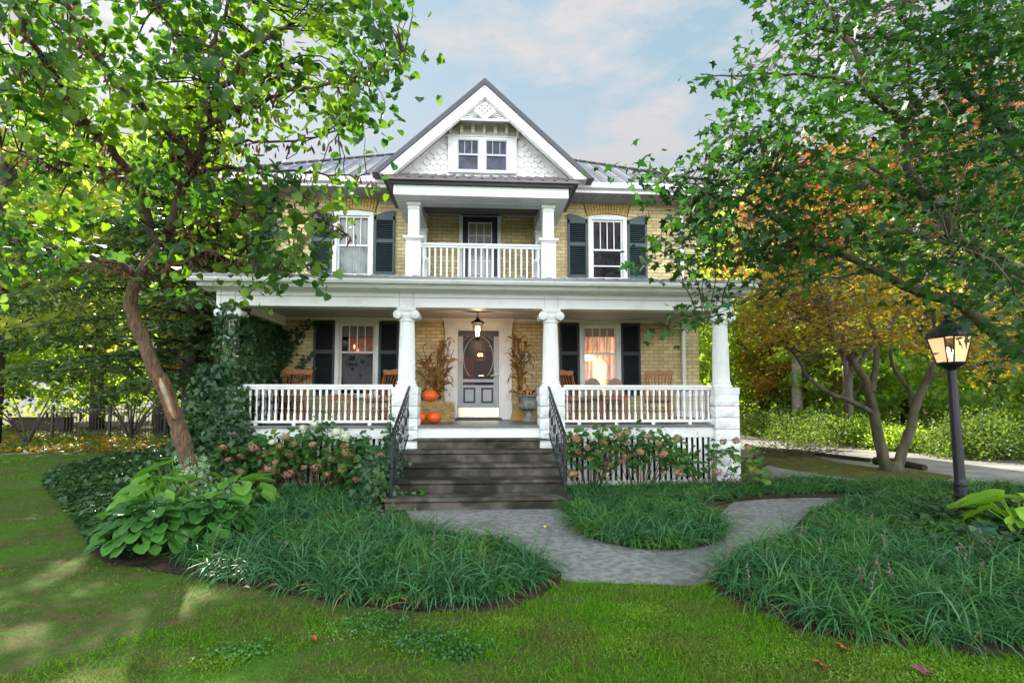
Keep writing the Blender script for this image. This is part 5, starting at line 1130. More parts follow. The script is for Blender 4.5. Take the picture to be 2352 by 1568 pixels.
# small multi stemmed maple by the driveway
MS0 = Vector((*G(2050, 1082), 0)); dm = MS0.y
sm = thing('small_maple_tree', 'low multi stemmed maple with yellow and purple leaves by the driveway', 'tree', MS0)
k = dm/ray(2050, 1000).y
D_ = lambda u, v, o=0: (u, v, k+o)
l3 = []
for pts, r0, r1 in [
    ([(2038, 1086, k), (2030, 1050, k), (2015, 990, k), (2003, 930, k), (1990, 880, k+.1), (1965, 840, k+.1), (1925, 790, k+.2), (1905, 740, k+.2), (1905, 680, k+.3)], .135, .04),
    ([(2060, 1086, k), (2070, 1045, k), (2090, 985, k), (2105, 930, k), (2125, 880, k-.1), (2145, 830, k-.2), (2155, 780, k-.3), (2140, 720, k-.4), (2120, 690, k-.4)], .12, .035),
    ([(2008, 950, k), (1960, 925, k-.2), (1900, 900, k-.4), (1855, 865, k-.6), (1830, 820, k-.7), (1800, 790, k-.8)], .07, .02),
    ([(2003, 900, k), (2010, 850, k+.2), (2015, 790, k+.3), (1995, 720, k+.4), (1985, 660, k+.4), (1960, 610, k+.4)], .08, .025),
    ([(2100, 940, k), (2085, 890, k+.3), (2050, 840, k+.5), (2045, 780, k+.6), (2060, 700, k+.6)], .06, .02),
    ([(2150, 800, k-.2), (2110, 760, k-.3), (2090, 720, k-.2), (2050, 690, k-.1)], .04, .02),
    ([(1925, 790, k+.2), (1860, 740, k), (1800, 700, k-.2), (1740, 690, k-.4)], .035, .012),
    ([(1905, 720, k+.2), (1870, 650, k+.2), (1800, 620, k+.2)], .03, .01),
    ([(2120, 880, k-.1), (2180, 850, k-.2), (2260, 840, k-.3), (2330, 850, k-.3)], .035, .01),
    ([(2150, 790, k-.3), (2200, 730, k-.4), (2280, 700, k-.5)], .03, .01)]:
    l3.append(limb(pts, r0, r1, seed=int(pts[1][0]), jit=.015))
t3 = MB().tube(*l3[0], 10).tube(*l3[1], 10); t3.lathe([(.30, -.02), (.24, .08), (.19, .22)], tuple(PD(2048, 1082, k).xy)+(0,), 12)
t3.build('trunk', BARK2, sm, loc=-MS0, smooth=True); b3 = MB()
for p, r in l3[2:]: b3.tube(p, r, 7)
b3.build('branches', BARK2, sm, loc=-MS0, smooth=True)
r1_ = [(1700, 700), (1740, 640), (1800, 600), (1900, 590), (2000, 640), (2120, 660), (2250, 640), (2352, 700), (2380, 850), (2250, 870), (2180, 820), (2080, 800), (1980, 790), (1900, 800), (1820, 810), (1760, 790), (1700, 760)]
twigs_and_leaves(sm, l3, [(r1_, 1.)], 540, 16, lambda u, v: k, T_MAPLE, L_JAP, .10, .30, hang=.1, seed=12, twigmat=BARK2, flat=.35)

# rust coloured maple farther back on the right
RM0 = Vector((14.6, 19.5, 0)); kk = 17.5
rm = thing('rust_maple_tree', 'tall rust red maple behind the green maple, above the driveway', 'tree', RM0)
l4 = []
q0 = Vector((14.6, 19.5, -.1))
for dst in [(1950, 500), (1800, 560), (2100, 400), (2250, 330), (1700, 500), (2300, 520), (1820, 350)]:
    e_ = PD(*dst, kk+rnd.uniform(-1.5, 1.5)); m_ = q0.lerp(e_, .45); m_.x = 14.6+(e_.x-14.6)*.25; m_.z = 3.4+rnd.uniform(0, 1.5); l4.append(([q0, Vector((14.6+rnd.uniform(-.1, .1), 19.5, 2.5)), m_, m_.lerp(e_, .5)+Vector((0, 0, .5)), e_], [.13, .10, .08, .05, .015]))
MB().tube([q0, Vector((14.6, 19.5, 1.6)), Vector((14.65, 19.5, 3))], [.2, .17, .14], 10).build('trunk', BARK3, rm, loc=-RM0, smooth=True)
b4 = MB()
for p, r in l4: b4.tube(p, r, 6)
b4.build('branches', BARK3, rm, loc=-RM0, smooth=True)
r2_ = [(1720, 430), (1780, 350), (1850, 320), (1900, 340), (2000, 360), (2100, 300), (2240, 140), (2380, 160), (2380, 560), (2200, 560), (2000, 520), (1900, 600), (1760, 640), (1650, 620), (1680, 520), (1740, 440)]
twigs_and_leaves(rm, l4, [(r2_, 1.)], 520, 22, lambda u, v: kk, T_QUAD, L_RUST, .19, .62, hang=.1, seed=13, twigmat=BARK3, flat=.4, nm='leaves')

# ------------------------------------------------------------------ background trees: a few builds, each copied
def bg_tree(name, label, h, cw, cz, nclump, nl, lm, lsize, trunk_r, seed, T=T_QUAD, bark=BARK3, flat=.6, cat='tree'):
    g = np.random.default_rng(seed); t = thing(name, label, cat, (0, 0, 0), group='trees around the garden')
    c = unit(g.normal(size=(nclump, 3)))*g.uniform(.35, 1., (nclump, 1))**.6; c = c*np.array([cw, cw, (h-cz)/2])+np.array([0, 0, (h+cz)/2]); c += g.normal(size=c.shape)*.35
    mb = MB(); mb.tube([(0, 0, -.1), (.1, .05, h*.3), (-.05, 0, h*.6), (0, 0, h*.9)], [trunk_r*1.15, trunk_r*.85, trunk_r*.55, .04], 9); mb.build('trunk', bark, t, smooth=True)
    bb_ = MB()
    for q in c[:int(nclump*.55)]:
        z0 = max(cz*.5, q[2]-abs(q[0])*.5-.8); bb_.tube([(0, 0, z0), (q[0]*.5, q[1]*.5, (z0+q[2])/2+.25), tuple(q)], [trunk_r*.35, trunk_r*.2, .015], 4, cap=False)
    bb_.build('branches', bark, t)
    m = nl; r = g.uniform(.55, 1.25, (nclump, 1, 1)); pts = unit(g.normal(size=(nclump*m, 3))).reshape(nclump, m, 3)*g.uniform(.2, 1, (nclump, m, 1))**.5*r*np.array([1, 1, flat]); pts = (pts+c[:, None]).reshape(-1, 3)
    leaves('crown', pts, rdir(len(pts), (0, 0, -.35)), rdir(len(pts), (0, 0, .7)), lsize*g.uniform(.6, 1.3, len(pts)), T, lm, t, wid=1.1)
    return t
kinds = {}
kinds['g'] = bg_tree('broadleaf_tree', 'x', 13, 4.2, 2.0, 85, 62, L_FOR, .26, .26, 21)
kinds['y'] = bg_tree('yellowing_tree', 'x', 12, 3.8, 2.6, 80, 60, L_FORY, .25, .24, 22)
kinds['o'] = bg_tree('orange_tree', 'x', 9, 3.2, 1.6, 80, 140, L_FORO, .22, .18, 23)
kinds['b'] = bg_tree('understory_tree', 'x', 5.2, 2.9, .35, 70, 90, L_FOR, .20, .09, 24, flat=.5)
used = set()
spots = [
 # left side
 ('g', -15.2, 25.5, 1.3, 'leafy green tree directly left of the house roof'), ('y', -17.5, 19.5, 1.2, 'pale yellow green tree above the trough on the left'), ('g', -24, 23, 1.3, 'green tree at the far left edge of the garden'),
 ('y', -22, 31, 1.35, 'tall yellow green tree beyond the iron fence, farther left'), ('g', -12.5, 31, 1.2, 'tall green tree beyond the iron fence, nearer the house'), ('y', -9.0, 27, .85, 'yellowing tree right behind the ivy covered column'),
 ('o', -8.6, 19.5, .8, 'orange tinged tree peeping between the conifer and the porch column'), ('b', -14, 28, 1.05, 'bushy low tree behind the middle of the iron fence'),
 ('g', -31, 33, 1.4, 'distant green tree behind the garden table'), ('b', -27.5, 29, 1.2, 'bushy low tree behind the garden table'),
 # right side
 ('y', 9.5, 29, .98, 'pale tree rising beside the right end of the house roof'), ('g', 15.5, 27, 1.1, 'green tree behind the far end of the driveway'), ('y', 21, 24, 1.15, 'yellow green tree behind the rust red maple'),
 ('g', 27, 21, 1.2, 'green tree beyond the driveway at the right edge'), ('y', 17.5, 34, 1.3, 'tall yellowing tree in the second row past the driveway'), ('g', 25, 33, 1.4, 'tall green tree in the second row past the driveway'), ('y', 33, 28, 1.4, 'tall pale tree in the second row at the right edge'),
 ('b', 16.2, 21.5, 1.0, 'low leafy tree past the driveway, left of the small maple stems'), ('b', 20.5, 19.2, 1.0, 'low leafy tree past the driveway between the small maple and the lamp post'), ('b', 25.0, 17.0, 1.0, 'low leafy tree past the driveway right of the lamp post'),
 ('o', 15.4, 24.5, .7, 'orange tree past the driveway behind the small maple'), ('b', 13.8, 29, 1.1, 'low leafy tree where the driveway disappears'), ('y', 40, 36, 1.5, 'distant pale tree at the far right'), ('b', 30, 22, 1.3, 'low leafy tree at the right edge of the wood'),
 ('b', 18.5, 31, 1.5, 'low leafy tree in the second row past the driveway, behind the pale trunk'), ('b', 24, 29, 1.6, 'low leafy tree in the second row past the driveway, behind the small maple'), ('b', 30, 31, 1.7, 'low leafy tree in the second row past the driveway, behind the lamp post'), ('b', 37, 28, 1.7, 'low leafy tree in the second row at the far right'), ('g', 20, 42, 1.5, 'distant green tree deep in the wood behind the small maple'), ('g', 33, 44, 1.6, 'distant green tree deep in the wood behind the lamp post'),
 ('b', -30, 42, 2.2, 'distant low tree seen over the trough'), ('b', -16, 44, 2.2, 'distant low tree seen through the iron fence')]
for i, (kd, x, y, s, lab) in enumerate(spots):
    base = kinds[kd]
    if kd not in used: used.add(kd); o = base; o.location = (x, y, 0); o.rotation_euler.z = i*1.3; o.scale = (s, s, s); o['label'] = lab
    else: dup(base, (x, y, 0), i*1.3, lab, scale=(s, s, s))
# pale bare trunk in the wood
t = thing('pale_trunk_tree', 'slim tree with a pale grey trunk beyond the driveway, next to the right column', 'tree', (*G(1832, 1003), 0))
MB().tube([(0, 0, -.1), (.05, 0, 3), (-.1, 0, 6), (0, 0, 9)], [.24, .2, .16, .08], 9).build('trunk', mat('pale_grey_bark', (.34, .30, .27), .85, .15, col2=(.2, .17, .15), vscale=6, stretch=(1, 1, 3)), t, smooth=True)
g = np.random.default_rng(6); c = g.normal(size=(60, 3))*(1.5, 1.5, 1.4)+(0, 0, 8.5); p = (c[:, None]+g.normal(size=(60, 70, 3))*.5).reshape(-1, 3); leaves('crown', p, rdir(len(p)), rdir(len(p), (0, 0, .7)), .2, T_QUAD, L_FORY, t)

# conifer on the left
KX, KY = G(432, 1024); KY = 14.2; KX = P(432, 1000, KY).x
cf = thing('hemlock_tree', 'dark hemlock with long drooping boughs behind the leaning redbud', 'tree', (KX, KY, 0))
MB().tube([(0, 0, -.1), (0, 0, 3), (.03, 0, 6), (0, 0, 11)], [.21, .18, .14, .03], 10).build('trunk', mat('dark_conifer_bark', (.10, .075, .065), .9, .15, var=.5, vscale=6, bump=.8, stretch=(1, 1, .4)), cf, smooth=True)
g = np.random.default_rng(31); bb_ = MB(); LP = []; LD = []
for i in range(84):
    z = 2.0+i*.097+g.uniform(-.05, .05); a = i*2.4+g.uniform(-.3, .3); L = (4.4 if z < 4.5 else 4.4*(11-z)/6.5)*g.uniform(.65, 1.05)
    if math.sin(a) < -.2: L *= .6
    if math.cos(a) > .35: L *= .42
    if math.cos(a) < -.2 and z < 6: L *= 1.45
    n = 9; pts = [Vector((math.cos(a)*L*s, math.sin(a)*L*s, z+.35*L*s*.5-.95*(s**1.8)*L*.28)) for s in np.linspace(0, 1, n)]
    bb_.tube(pts, np.linspace(.035, .006, n), 4, cap=False)
    for j in range(1, n):
        for s in (-1, 1):
            for q in range(2):
                ll = (.28+.75*math.sin(PI*j/n))*g.uniform(.6, 1.1)*min(1, L/3); da = a+s*g.uniform(.6, 1.1); e_ = pts[j]+Vector((math.cos(da)*ll, math.sin(da)*ll, -ll*g.uniform(.15, .45)))
                m = 26; tt = g.uniform(0, 1, (m, 1)); LP.append(np.array(pts[j])*(1-tt)+np.array(e_)*tt+g.normal(size=(m, 3))*.05); dr_ = np.array(e_-pts[j]); LD.append(dr_/np.linalg.norm(dr_)+g.normal(size=(m, 3))*.75*(1, 1, .5)-(0, 0, .15))
                if q == 0: bb_.tube([pts[j], e_], [.008, .003], 3, cap=False)
bb_.build('branches', BARKD, cf)
LP = np.concatenate(LP); leaves('needles', LP, np.concatenate(LD), g.normal(size=(len(LP), 3))*.6+(0, 0, 1), g.uniform(.10, .2, len(LP)), T_NEED, L_CON, cf, wid=1.9)

# multi stemmed bare shrub in front of the fence, and small one at the far left
def stem_shrub(name, lab, loc, h, n, seed, lm, nl):
    g = random.Random(seed); t = thing(name, lab, 'shrub', loc); mb = MB(); pp = []
    for i in range(n):
        a = g.uniform(0, 6.3); r = g.uniform(.25, .8)*h; mb.tube([(0, 0, 0), (math.cos(a)*r*.35, math.sin(a)*r*.35, h*.45), (math.cos(a)*r, math.sin(a)*r, h*g.uniform(.8, 1.1))], [.045, .03, .01], 5)
        pp += [(math.cos(a)*r*s, math.sin(a)*r*s, h*s) for s in (.6, .75, .9, 1.)]
    mb.build('stems', BARK3, t); pp = np.repeat(np.array(pp), nl, 0); pp = pp+RG.normal(size=pp.shape)*.22*h*.5; leaves('foliage', pp, rdir(len(pp)), rdir(len(pp), (0, 0, .7)), .10, T_OVAL, lm, t)
stem_shrub('bare_stemmed_shrub', 'many stemmed shrub with thin foliage in front of the iron fence', (*G(300, 1012), 0), 2.1, 13, 3, L_FOR, 10)
stem_shrub('twiggy_young_tree', 'thin young tree with forked stems just left of the trough', (*G(62, 1022), 0), 1.9, 5, 5, L_FORY, 9)
# shrubs along the driveway
def shrub(lab, loc, r, h, seed, lm, n=4200, ls=.08):
    g = np.random.default_rng(seed); t = thing('garden_shrub', lab, 'shrub', (*loc, 0), group='shrubs along the driveway')
    nc = 26; c = unit(g.normal(size=(nc, 3))); c[:, 2] = abs(c[:, 2]); c = c*g.uniform(.5, .85, (nc, 1))*np.array([r, r, h*.8]); p = c[g.integers(0, nc, n)]+g.normal(size=(n, 3))*(r*.17, r*.17, h*.14); p[:, 2] = np.abs(p[:, 2])+.03
    mb = MB()
    for q in c[:12]: mb.tube([(0, 0, 0), tuple(q*.5+(0, 0, .05)), tuple(q)], [.02, .014, .006], 4, cap=False)
    mb.build('stems', BARK3, t); leaves('foliage', p, rdir(n, (0, 0, .2)), rdir(n, (0, 0, .6)), ls*g.uniform(.7, 1.3, n), T_OVAL, lm, t)
for i, (u, v, r, h, lm, lab) in enumerate([
    (1750, 1001, 1.3, 1.5, L_BUSH, 'loose sunlit shrub beyond the side steps at the far end of the driveway'), (1805, 1008, 1.5, 1.55, L_BUSH, 'loose shrub below the pale trunk, second from the right porch column'), (1870, 1018, 1.5, 1.6, L_BUSH, 'broad sunlit shrub left of the small maple stems, beyond the driveway'),
    (1935, 1028, 1.4, 1.35, L_BUSH, 'rounded shrub beyond the driveway just left of the maple stems'), (2010, 1030, 1.3, 1.3, L_FOR, 'green shrub seen between the two maple stems and beyond the driveway'), (2085, 1038, 1.0, 1.0, L_FOR, 'low green shrub just right of the maple stems beyond the driveway'),
    (2150, 1042, 1.0, .9, L_FOR, 'low green shrub just left of the lamp post beyond the driveway'), (2262, 1058, 1.15, 1.45, L_BUSH, 'dense rounded shrub just right of the lamp post'), (2345, 1066, 1.2, 1.6, L_BUSH, 'dense rounded shrub at the right edge, beyond the lamp post')]):
    x, y = G(u, v); shrub(lab, (x+.25, y+r*.75), r, h, 40+i, lm)
# understory ground cover
def scatter_cover(name, poly, n, h, size, T, lm, lab, cat, seed, z0=.02):
    g = np.random.default_rng(seed); q = polysample(poly, n); p = np.column_stack([q, z0+np.abs(g.normal(size=n))*h]); d = g.normal(size=(n, 3))*(1, 1, .35)+(0, 0, .12)
    o = leaves(name, p, d, g.normal(size=(n, 3))*.35+(0, 0, 1), size*g.uniform(.6, 1.3, n), T, lm); return tag(o, lab, cat, kind='stuff')
scatter_cover('undergrowth', [(14.5, 23), (14.6, 15.9), (17.5, 13.6), (26, 11.2), (34, 16), (34, 26), (15, 30)], 26000, .22, .16, T_OVAL, L_FOR, 'low green undergrowth on the woodland floor past the driveway', 'undergrowth', 51)
scatter_cover('fallen_leaf_litter', [(13.9, 23), (14.0, 15.6), (16.8, 13.4), (24, 11), (24, 12.6), (17.6, 14.8), (14.8, 16.6), (14.6, 24)], 2600, .02, .11, T_QUAD, L_FORO, 'orange brown fallen leaves along the driveway edge', 'fallen leaves', 52)
scatter_cover('woodland_leaf_litter', [(-24, 17.5), (-12, 16.8), (-9, 17.6), (-6, 15.2), (-5.8, 22), (-8, 26), (-24, 27)], 9000, .025, .14, T_QUAD, L_FORO, 'orange brown leaves covering the ground beneath the trees on the left', 'fallen leaves', 53)
scatter_cover('woodland_herbs', [(-24, 17.8), (-12, 17.2), (-8, 17.8), (-6, 16.2), (-6, 22), (-8, 26), (-24, 27)], 3500, .10, .14, T_OVAL, L_BUSH, 'sparse green herbs growing through the leaves on the left', 'herbs', 54)

# ------------------------------------------------------------------ ivy
def ivy_mesh(name, P_, N_, lm, parent, size=.085):
    n = len(P_); d = RG.normal(size=(n, 3))*.6+(0, 0, -.7); return leaves(name, P_, d, N_+RG.normal(size=(n, 3))*.45, size*RG.uniform(.6, 1.3, n), T_IVY, lm, parent)
iv = thing('ivy', 'dark ivy climbing and engulfing the left porch column', 'ivy', (-4.57, 9.65, 0))
def shell(n, cx, cy, zf, rf, jit=.06):
    z = zf(RG.random(n)); a = RG.uniform(0, 2*PI, n); r = rf(z)+RG.normal(size=n)*jit
    return np.column_stack([cx+r*np.cos(a), cy+r*np.sin(a), z]), np.column_stack([np.cos(a), np.sin(a), 0*a+.2])
p1, n1 = shell(7200, -.12, 0, lambda t: 2.25*t**1.25, lambda z: .30+.52*np.clip((2.0-z)/2.0, 0, 1)**.8, .09)
p2, n2 = shell(2600, 0, 0, lambda t: 1.9+1.5*t**1.3, lambda z: .19+0*z, .05)
keep = ~((np.cos(np.arctan2(n2[:, 1], n2[:, 0])+1.3) > .35) & (RG.random(len(p2)) < .5)); p2 = p2[keep]; n2 = n2[keep]
p3 = RG.normal(size=(2600, 3))*(.42, .35, .25)+(-.15, -.35, .25); p3[:, 2] = abs(p3[:, 2]); n3 = RG.normal(size=(2600, 3))+(0, -.5, 1)
ivy_mesh('foliage', np.concatenate([p1, p2, p3]), np.concatenate([n1, n2, n3]), L_IVY, iv, .095)
sv = MB()
for i in range(9):
    a = i*.8; sv.tube([(.25*math.cos(a+z*.5), .25*math.sin(a+z*.5), z) for z in np.linspace(0, 3.2, 12)], .010, 4)
sv.build('stems', BARKD, iv)
# ivy on the corner and wall at the left, with feelers reaching over the brick
iw = thing('wall_ivy', 'ivy curtain hanging on the left porch end with thin shoots over the brick', 'ivy', (-4.75, 11.6, 0))
n = 5200; z = RG.uniform(1.0, 3.5, n); y = RG.uniform(-1.0, .45, n); x = RG.normal(size=n)*.07; a_ = np.column_stack([x, y, z]); na = np.tile([.8, -.8, .2], (n, 1))
n = 3200; z = RG.uniform(1.2, 3.45, n); x = np.abs(RG.normal(size=n))*.16*(1+.5*np.sin(z*5)); b_ = np.column_stack([x-.05, np.full(n, .44)-RG.random(n)*.09, z]); nb = np.tile([0, -1, .2], (n, 1))
sh_p = []; vs_ = MB()
for pth in ([(.1, 2.55), (.35, 2.85), (.6, 3.15), (.85, 3.38), (1.2, 3.45)], [(.1, 1.95), (.4, 2.15), (.7, 2.5), (.9, 2.7)], [(.1, 1.85), (.5, 2.0), (.8, 2.25), (.95, 2.35)], [(.05, 2.3), (.25, 2.6), (.4, 2.75)], [(.1, 2.9), (.35, 3.2), (.8, 3.45)]):
    q = [Vector((x, .44, z)) for x, z in pth]; vs_.tube(q, .005, 4)
    for i in range(len(q)-1):
        for s in np.linspace(0, 1, 10): 
            c_ = q[i].lerp(q[i+1], s); f_ = 1-(i+s)/len(q)
            for _ in range(int(1+4*f_)): sh_p.append((c_.x+RG.normal()*.05*(f_+.3), .43-RG.random()*.04, c_.z+RG.normal()*.06*(f_+.3)))
sh_p = np.array(sh_p); vs_.build('shoots', BARKD, iw)
ivy_mesh('foliage', np.concatenate([a_, b_, sh_p]), np.concatenate([na, nb, np.tile([0, -1, .2], (len(sh_p), 1))]), L_IVY, iw, .085)
iu = thing('upper_wall_ivy', 'ivy climbing the brick corner beside the upper left shutter', 'ivy', (-5.1, YW, 4.4))
n = 2600; t_ = RG.random(n); a_ = np.column_stack([np.abs(RG.normal(size=n))*.22-.18, -.02-RG.random(n)*.10, 2.0*t_]); ivy_mesh('foliage', a_, np.tile([0, -1, .2], (n, 1)), L_IVY, iu, .10)
n = 260; t_ = RG.random(n); a_ = np.column_stack([.55+.45*t_+RG.normal(size=n)*.07, -.02-RG.random(n)*.04, .2+.9*t_]); ivy_mesh('young_shoots', a_, np.tile([0, -1, .2], (n, 1)), L_BUSH, iu, .07)
is_ = MB().tube([(-.1, -.02, 0), (-.05, -.02, 1), (-.12, -.02, 2)], .012, 4).tube([(.5, -.01, .1), (.7, -.01, .6), (1.0, -.01, 1.1)], .005, 4).build('stems', BARKD, iu)
# low ivy by the steps post
ig = thing('step_ivy', 'ivy growing up beside the left iron post of the steps', 'ivy', (-1.55, 8.4, 0))
n = 1900; p = RG.normal(size=(n, 3))*(.12, .45, .22)+(0, 0, .35); p[:, 2] = abs(p[:, 2]); q = RG.normal(size=(420, 3))*(.07, .06, .3)+(-.02, 1.05, .75)
ivy_mesh('foliage', np.concatenate([p, q]), np.tile([0, -1, .6], (n+420, 1)), L_IVY, ig, .08)
n = 60; tt = RG.random((n, 1)); p = np.array([.15, -.35, .2])+tt*np.array([.6, -.1, .02])+RG.normal(size=(n, 3))*(.03, .05, .02); ivy_mesh('trailing_leaves', p, np.tile([0, -.2, 1], (n, 1)), L_HOS, ig, .06)
igl = [G(*p) for p in [(88, 1105), (145, 1076), (260, 1049), (380, 1032), (520, 1032), (520, 1120), (400, 1200), (320, 1300), (222, 1290), (194, 1232), (138, 1165)]]
scatter_cover('ivy_ground_cover', smoothpoly(igl, 1), 17000, .05, .085, T_IVY, L_IVY, 'dark ivy carpet at the left edge of the planting bed', 'ground cover', 61, .03)
scatter_cover('ivy_ground_cover', smoothpoly([G(*p) for p in [(2040, 1215), (2130, 1170), (2240, 1150), (2380, 1140), (2400, 1330), (2300, 1330), (2200, 1280), (2080, 1262)]], 1), 7500, .07, .10, T_IVY, L_IVY, 'dark ivy carpet around the foot of the lamp post', 'ground cover', 62, .03)
tv = thing('variegated_ivy', 'pale edged ivy twining round the foot of the leaning trunk', 'ivy', (*RB0.xy, 0))
n = 700; a = RG.uniform(0, 6.3, n); zz = RG.random(n)**1.6*.75; r = .19+RG.normal(size=n)*.03+(.5-zz).clip(0)*.35; lean = -zz*.09
p = np.column_stack([r*np.cos(a)*.9+lean+.05, r*np.sin(a)-.05, zz+.05]); ivy_mesh('foliage', p, np.column_stack([np.cos(a), np.sin(a), 0*a+.6]), L_IVYP, tv, .065)
n = 500; p = RG.normal(size=(n, 3))*(.28, .14, .07)+(.35, -.25, .30); ivy_mesh('trailing_foliage', p, np.tile([0, -.2, 1], (n, 1)), L_IVYP, tv, .065)

# ------------------------------------------------------------------ liriope beds
def blades(n, base, L, w, seed, upmin=.35, upmax=1.35, bend=1.15, k=5, az=None):
    g = np.random.default_rng(seed); az = g.uniform(0, 2*PI, n) if az is None else az; el = g.uniform(upmin, upmax, n); L = L*g.uniform(.55, 1.15, n); bd = bend*g.uniform(.5, 1.5, n)
    p = base.copy(); V = np.zeros((n, k+1, 2, 3)); side = np.column_stack([-np.sin(az), np.cos(az), np.zeros(n)]); side = unit(side+g.normal(size=(n, 3))*.35)
    for i in range(k+1):
        s = i/k; ww = w*(1-s**2.2)*(.6+.4*min(1, s*3))*g.uniform(.9, 1.1, n) if i < k else np.full(n, w*.08)
        V[:, i, 0] = p-side*ww[:, None]/2; V[:, i, 1] = p+side*ww[:, None]/2
        e = el-bd*s*1.6; d = np.column_stack([np.cos(az)*np.cos(e), np.sin(az)*np.cos(e), np.sin(e)]); p = p+d*(L/k)[:, None]
    idx = np.arange(n)[:, None]*(2*(k+1)); F = np.stack([np.stack([idx[:, 0]+2*i, idx[:, 0]+2*i+1, idx[:, 0]+2*i+3, idx[:, 0]+2*i+2], 1) for i in range(k)], 1).reshape(-1, 4)
    V[..., 2] = np.maximum(V[..., 2], .015); return V.reshape(-1, 3), F
def liriope(poly, dens, seed, lab, L=.41, w=.0135, spikes=0):
    g = np.random.default_rng(seed); A = area(poly); nc = int(A*dens/26); c = polysample(poly, nc); n = nc*26
    ctr = np.repeat(c, 26, 0)+g.normal(size=(n, 2))*.035; base = np.column_stack([ctr, np.full(n, .03)])
    Lc = np.repeat(g.uniform(.62, 1.2, nc), 26)
    V, F = blades(n, base, L*Lc, w, seed, .5, 1.45, 1.35, k=6)
    nd = n//28; Vd, Fd = blades(nd, base[:nd*28:28], L*.95, w*.8, seed+500, .1, 1.1, 1.4, k=5)
    o = npmesh('liriope_bed', V, F, L_LIR); tag(o, lab, 'ground cover plants', kind='stuff'); npmesh('dry_blades', Vd, Fd, STALK, o)
    if spikes:
        q = polysample(poly, spikes); st_ = MB(); PP = []
        for x, y in q:
            h = g.uniform(.24, .36); dx, dy = g.normal(size=2)*.06; st_.tube([(x, y, .05), (x+dx*.5, y+dy*.5, h*.6), (x+dx, y+dy, h)], .002, 3, cap=False)
            m = 16; s = g.uniform(.6, 1.03, (m, 1)); PP.append(np.array([x, y, 0])+np.column_stack([dx*s, dy*s, h*s])+g.normal(size=(m, 3))*.008)
        st_.build('flower_stalks', mat('brown_stalk', (.22, .13, .06), .8, .2), o); PP = np.concatenate(PP); leaves('florets', PP, rdir(len(PP)), rdir(len(PP)), .016, T_QUAD, F_LIL, o)
    return o
LBp = smoothpoly([(-2.7, 7.6), (-1.9, 7.4), (-1.15, 6.7), (-.3, 5.95), (.35, 5.35), (.62, 4.8), (.36, 4.25), (-.15, 4.08), (-.7, 4.10), (-1.5, 4.42), (-2.2, 4.75), (-2.75, 5.1), (-3.1, 5.9), (-3.0, 7.0)], 1)
liriope(LBp, 2300, 71, 'broad dark green strap leaved bed left of the path', spikes=8)
liriope(smoothpoly([(-3.3, 9.1), (-1.75, 9.1), (-1.7, 8.2), (-1.9, 7.2), (-2.6, 7.3), (-3.6, 7.9)], 1), 1900, 72, 'strap leaved bed under the hydrangeas left of the steps')
LCp = smoothpoly([(1.5, 8.9), (1.38, 7.9), (1.18, 6.8), (1.25, 5.95), (1.75, 5.5), (2.4, 5.5), (2.95, 5.95), (3.12, 6.7), (3.2, 7.8), (3.1, 8.9)], 1)
liriope(LCp, 2300, 73, 'rounded strap leaved bed right of the steps, in the bend of the path')
liriope(smoothpoly([(2.9, 9.2), (3.0, 7.9), (3.6, 8.0), (5.0, 8.6), (6.4, 8.5), (7.0, 9.3), (5.6, 9.9), (4.4, 9.25)], 1), 1700, 74, 'strip of strap leaved plants in front of the right corner column', L=.36)
LRp = smoothpoly([(2.05, 4.5), (1.98, 4.05), (2.35, 3.5), (3.0, 3.18), (3.9, 3.06), (6.4, 2.6), (8.5, 2.5), (8.6, 4.2), (6.0, 4.7), (5.2, 5.1), (4.6, 5.7), (3.9, 5.8), (3.3, 5.5), (2.55, 4.95)], 1)
liriope(LRp, 2300, 75, 'large strap leaved bed with lilac spikes in the right foreground', spikes=28, w=.0125)
liriope(smoothpoly([(3.9, 5.8), (4.7, 5.6), (5.6, 5.6), (6.3, 6.2), (7.6, 7.0), (9.3, 7.4), (9.0, 8.3), (7.2, 8.1), (5.4, 7.5), (4.4, 6.7)], 1), 1500, 76, 'strap leaved bed around the lamp post, beyond the ivy', L=.34)
liriope([(5.6, 8.8), (7.2, 8.2), (9.6, 8.4), (9.6, 9.1), (7.6, 9.5), (6.0, 9.6)], 1300, 77, 'thin strip of strap leaved plants along the near side of the side path', L=.32)
# loose leaves of ivy among the right bed edge
scatter_cover('ivy_sprigs', smoothpoly([(4.0, 3.3), (6.4, 2.8), (8.5, 2.6), (8.5, 3.3), (6, 3.5), (4.3, 3.7)], 1), 240, .10, .085, T_IVY, L_HOS, 'scattered ivy sprigs poking through the front edge of the right bed', 'ivy sprigs', 63, .10)

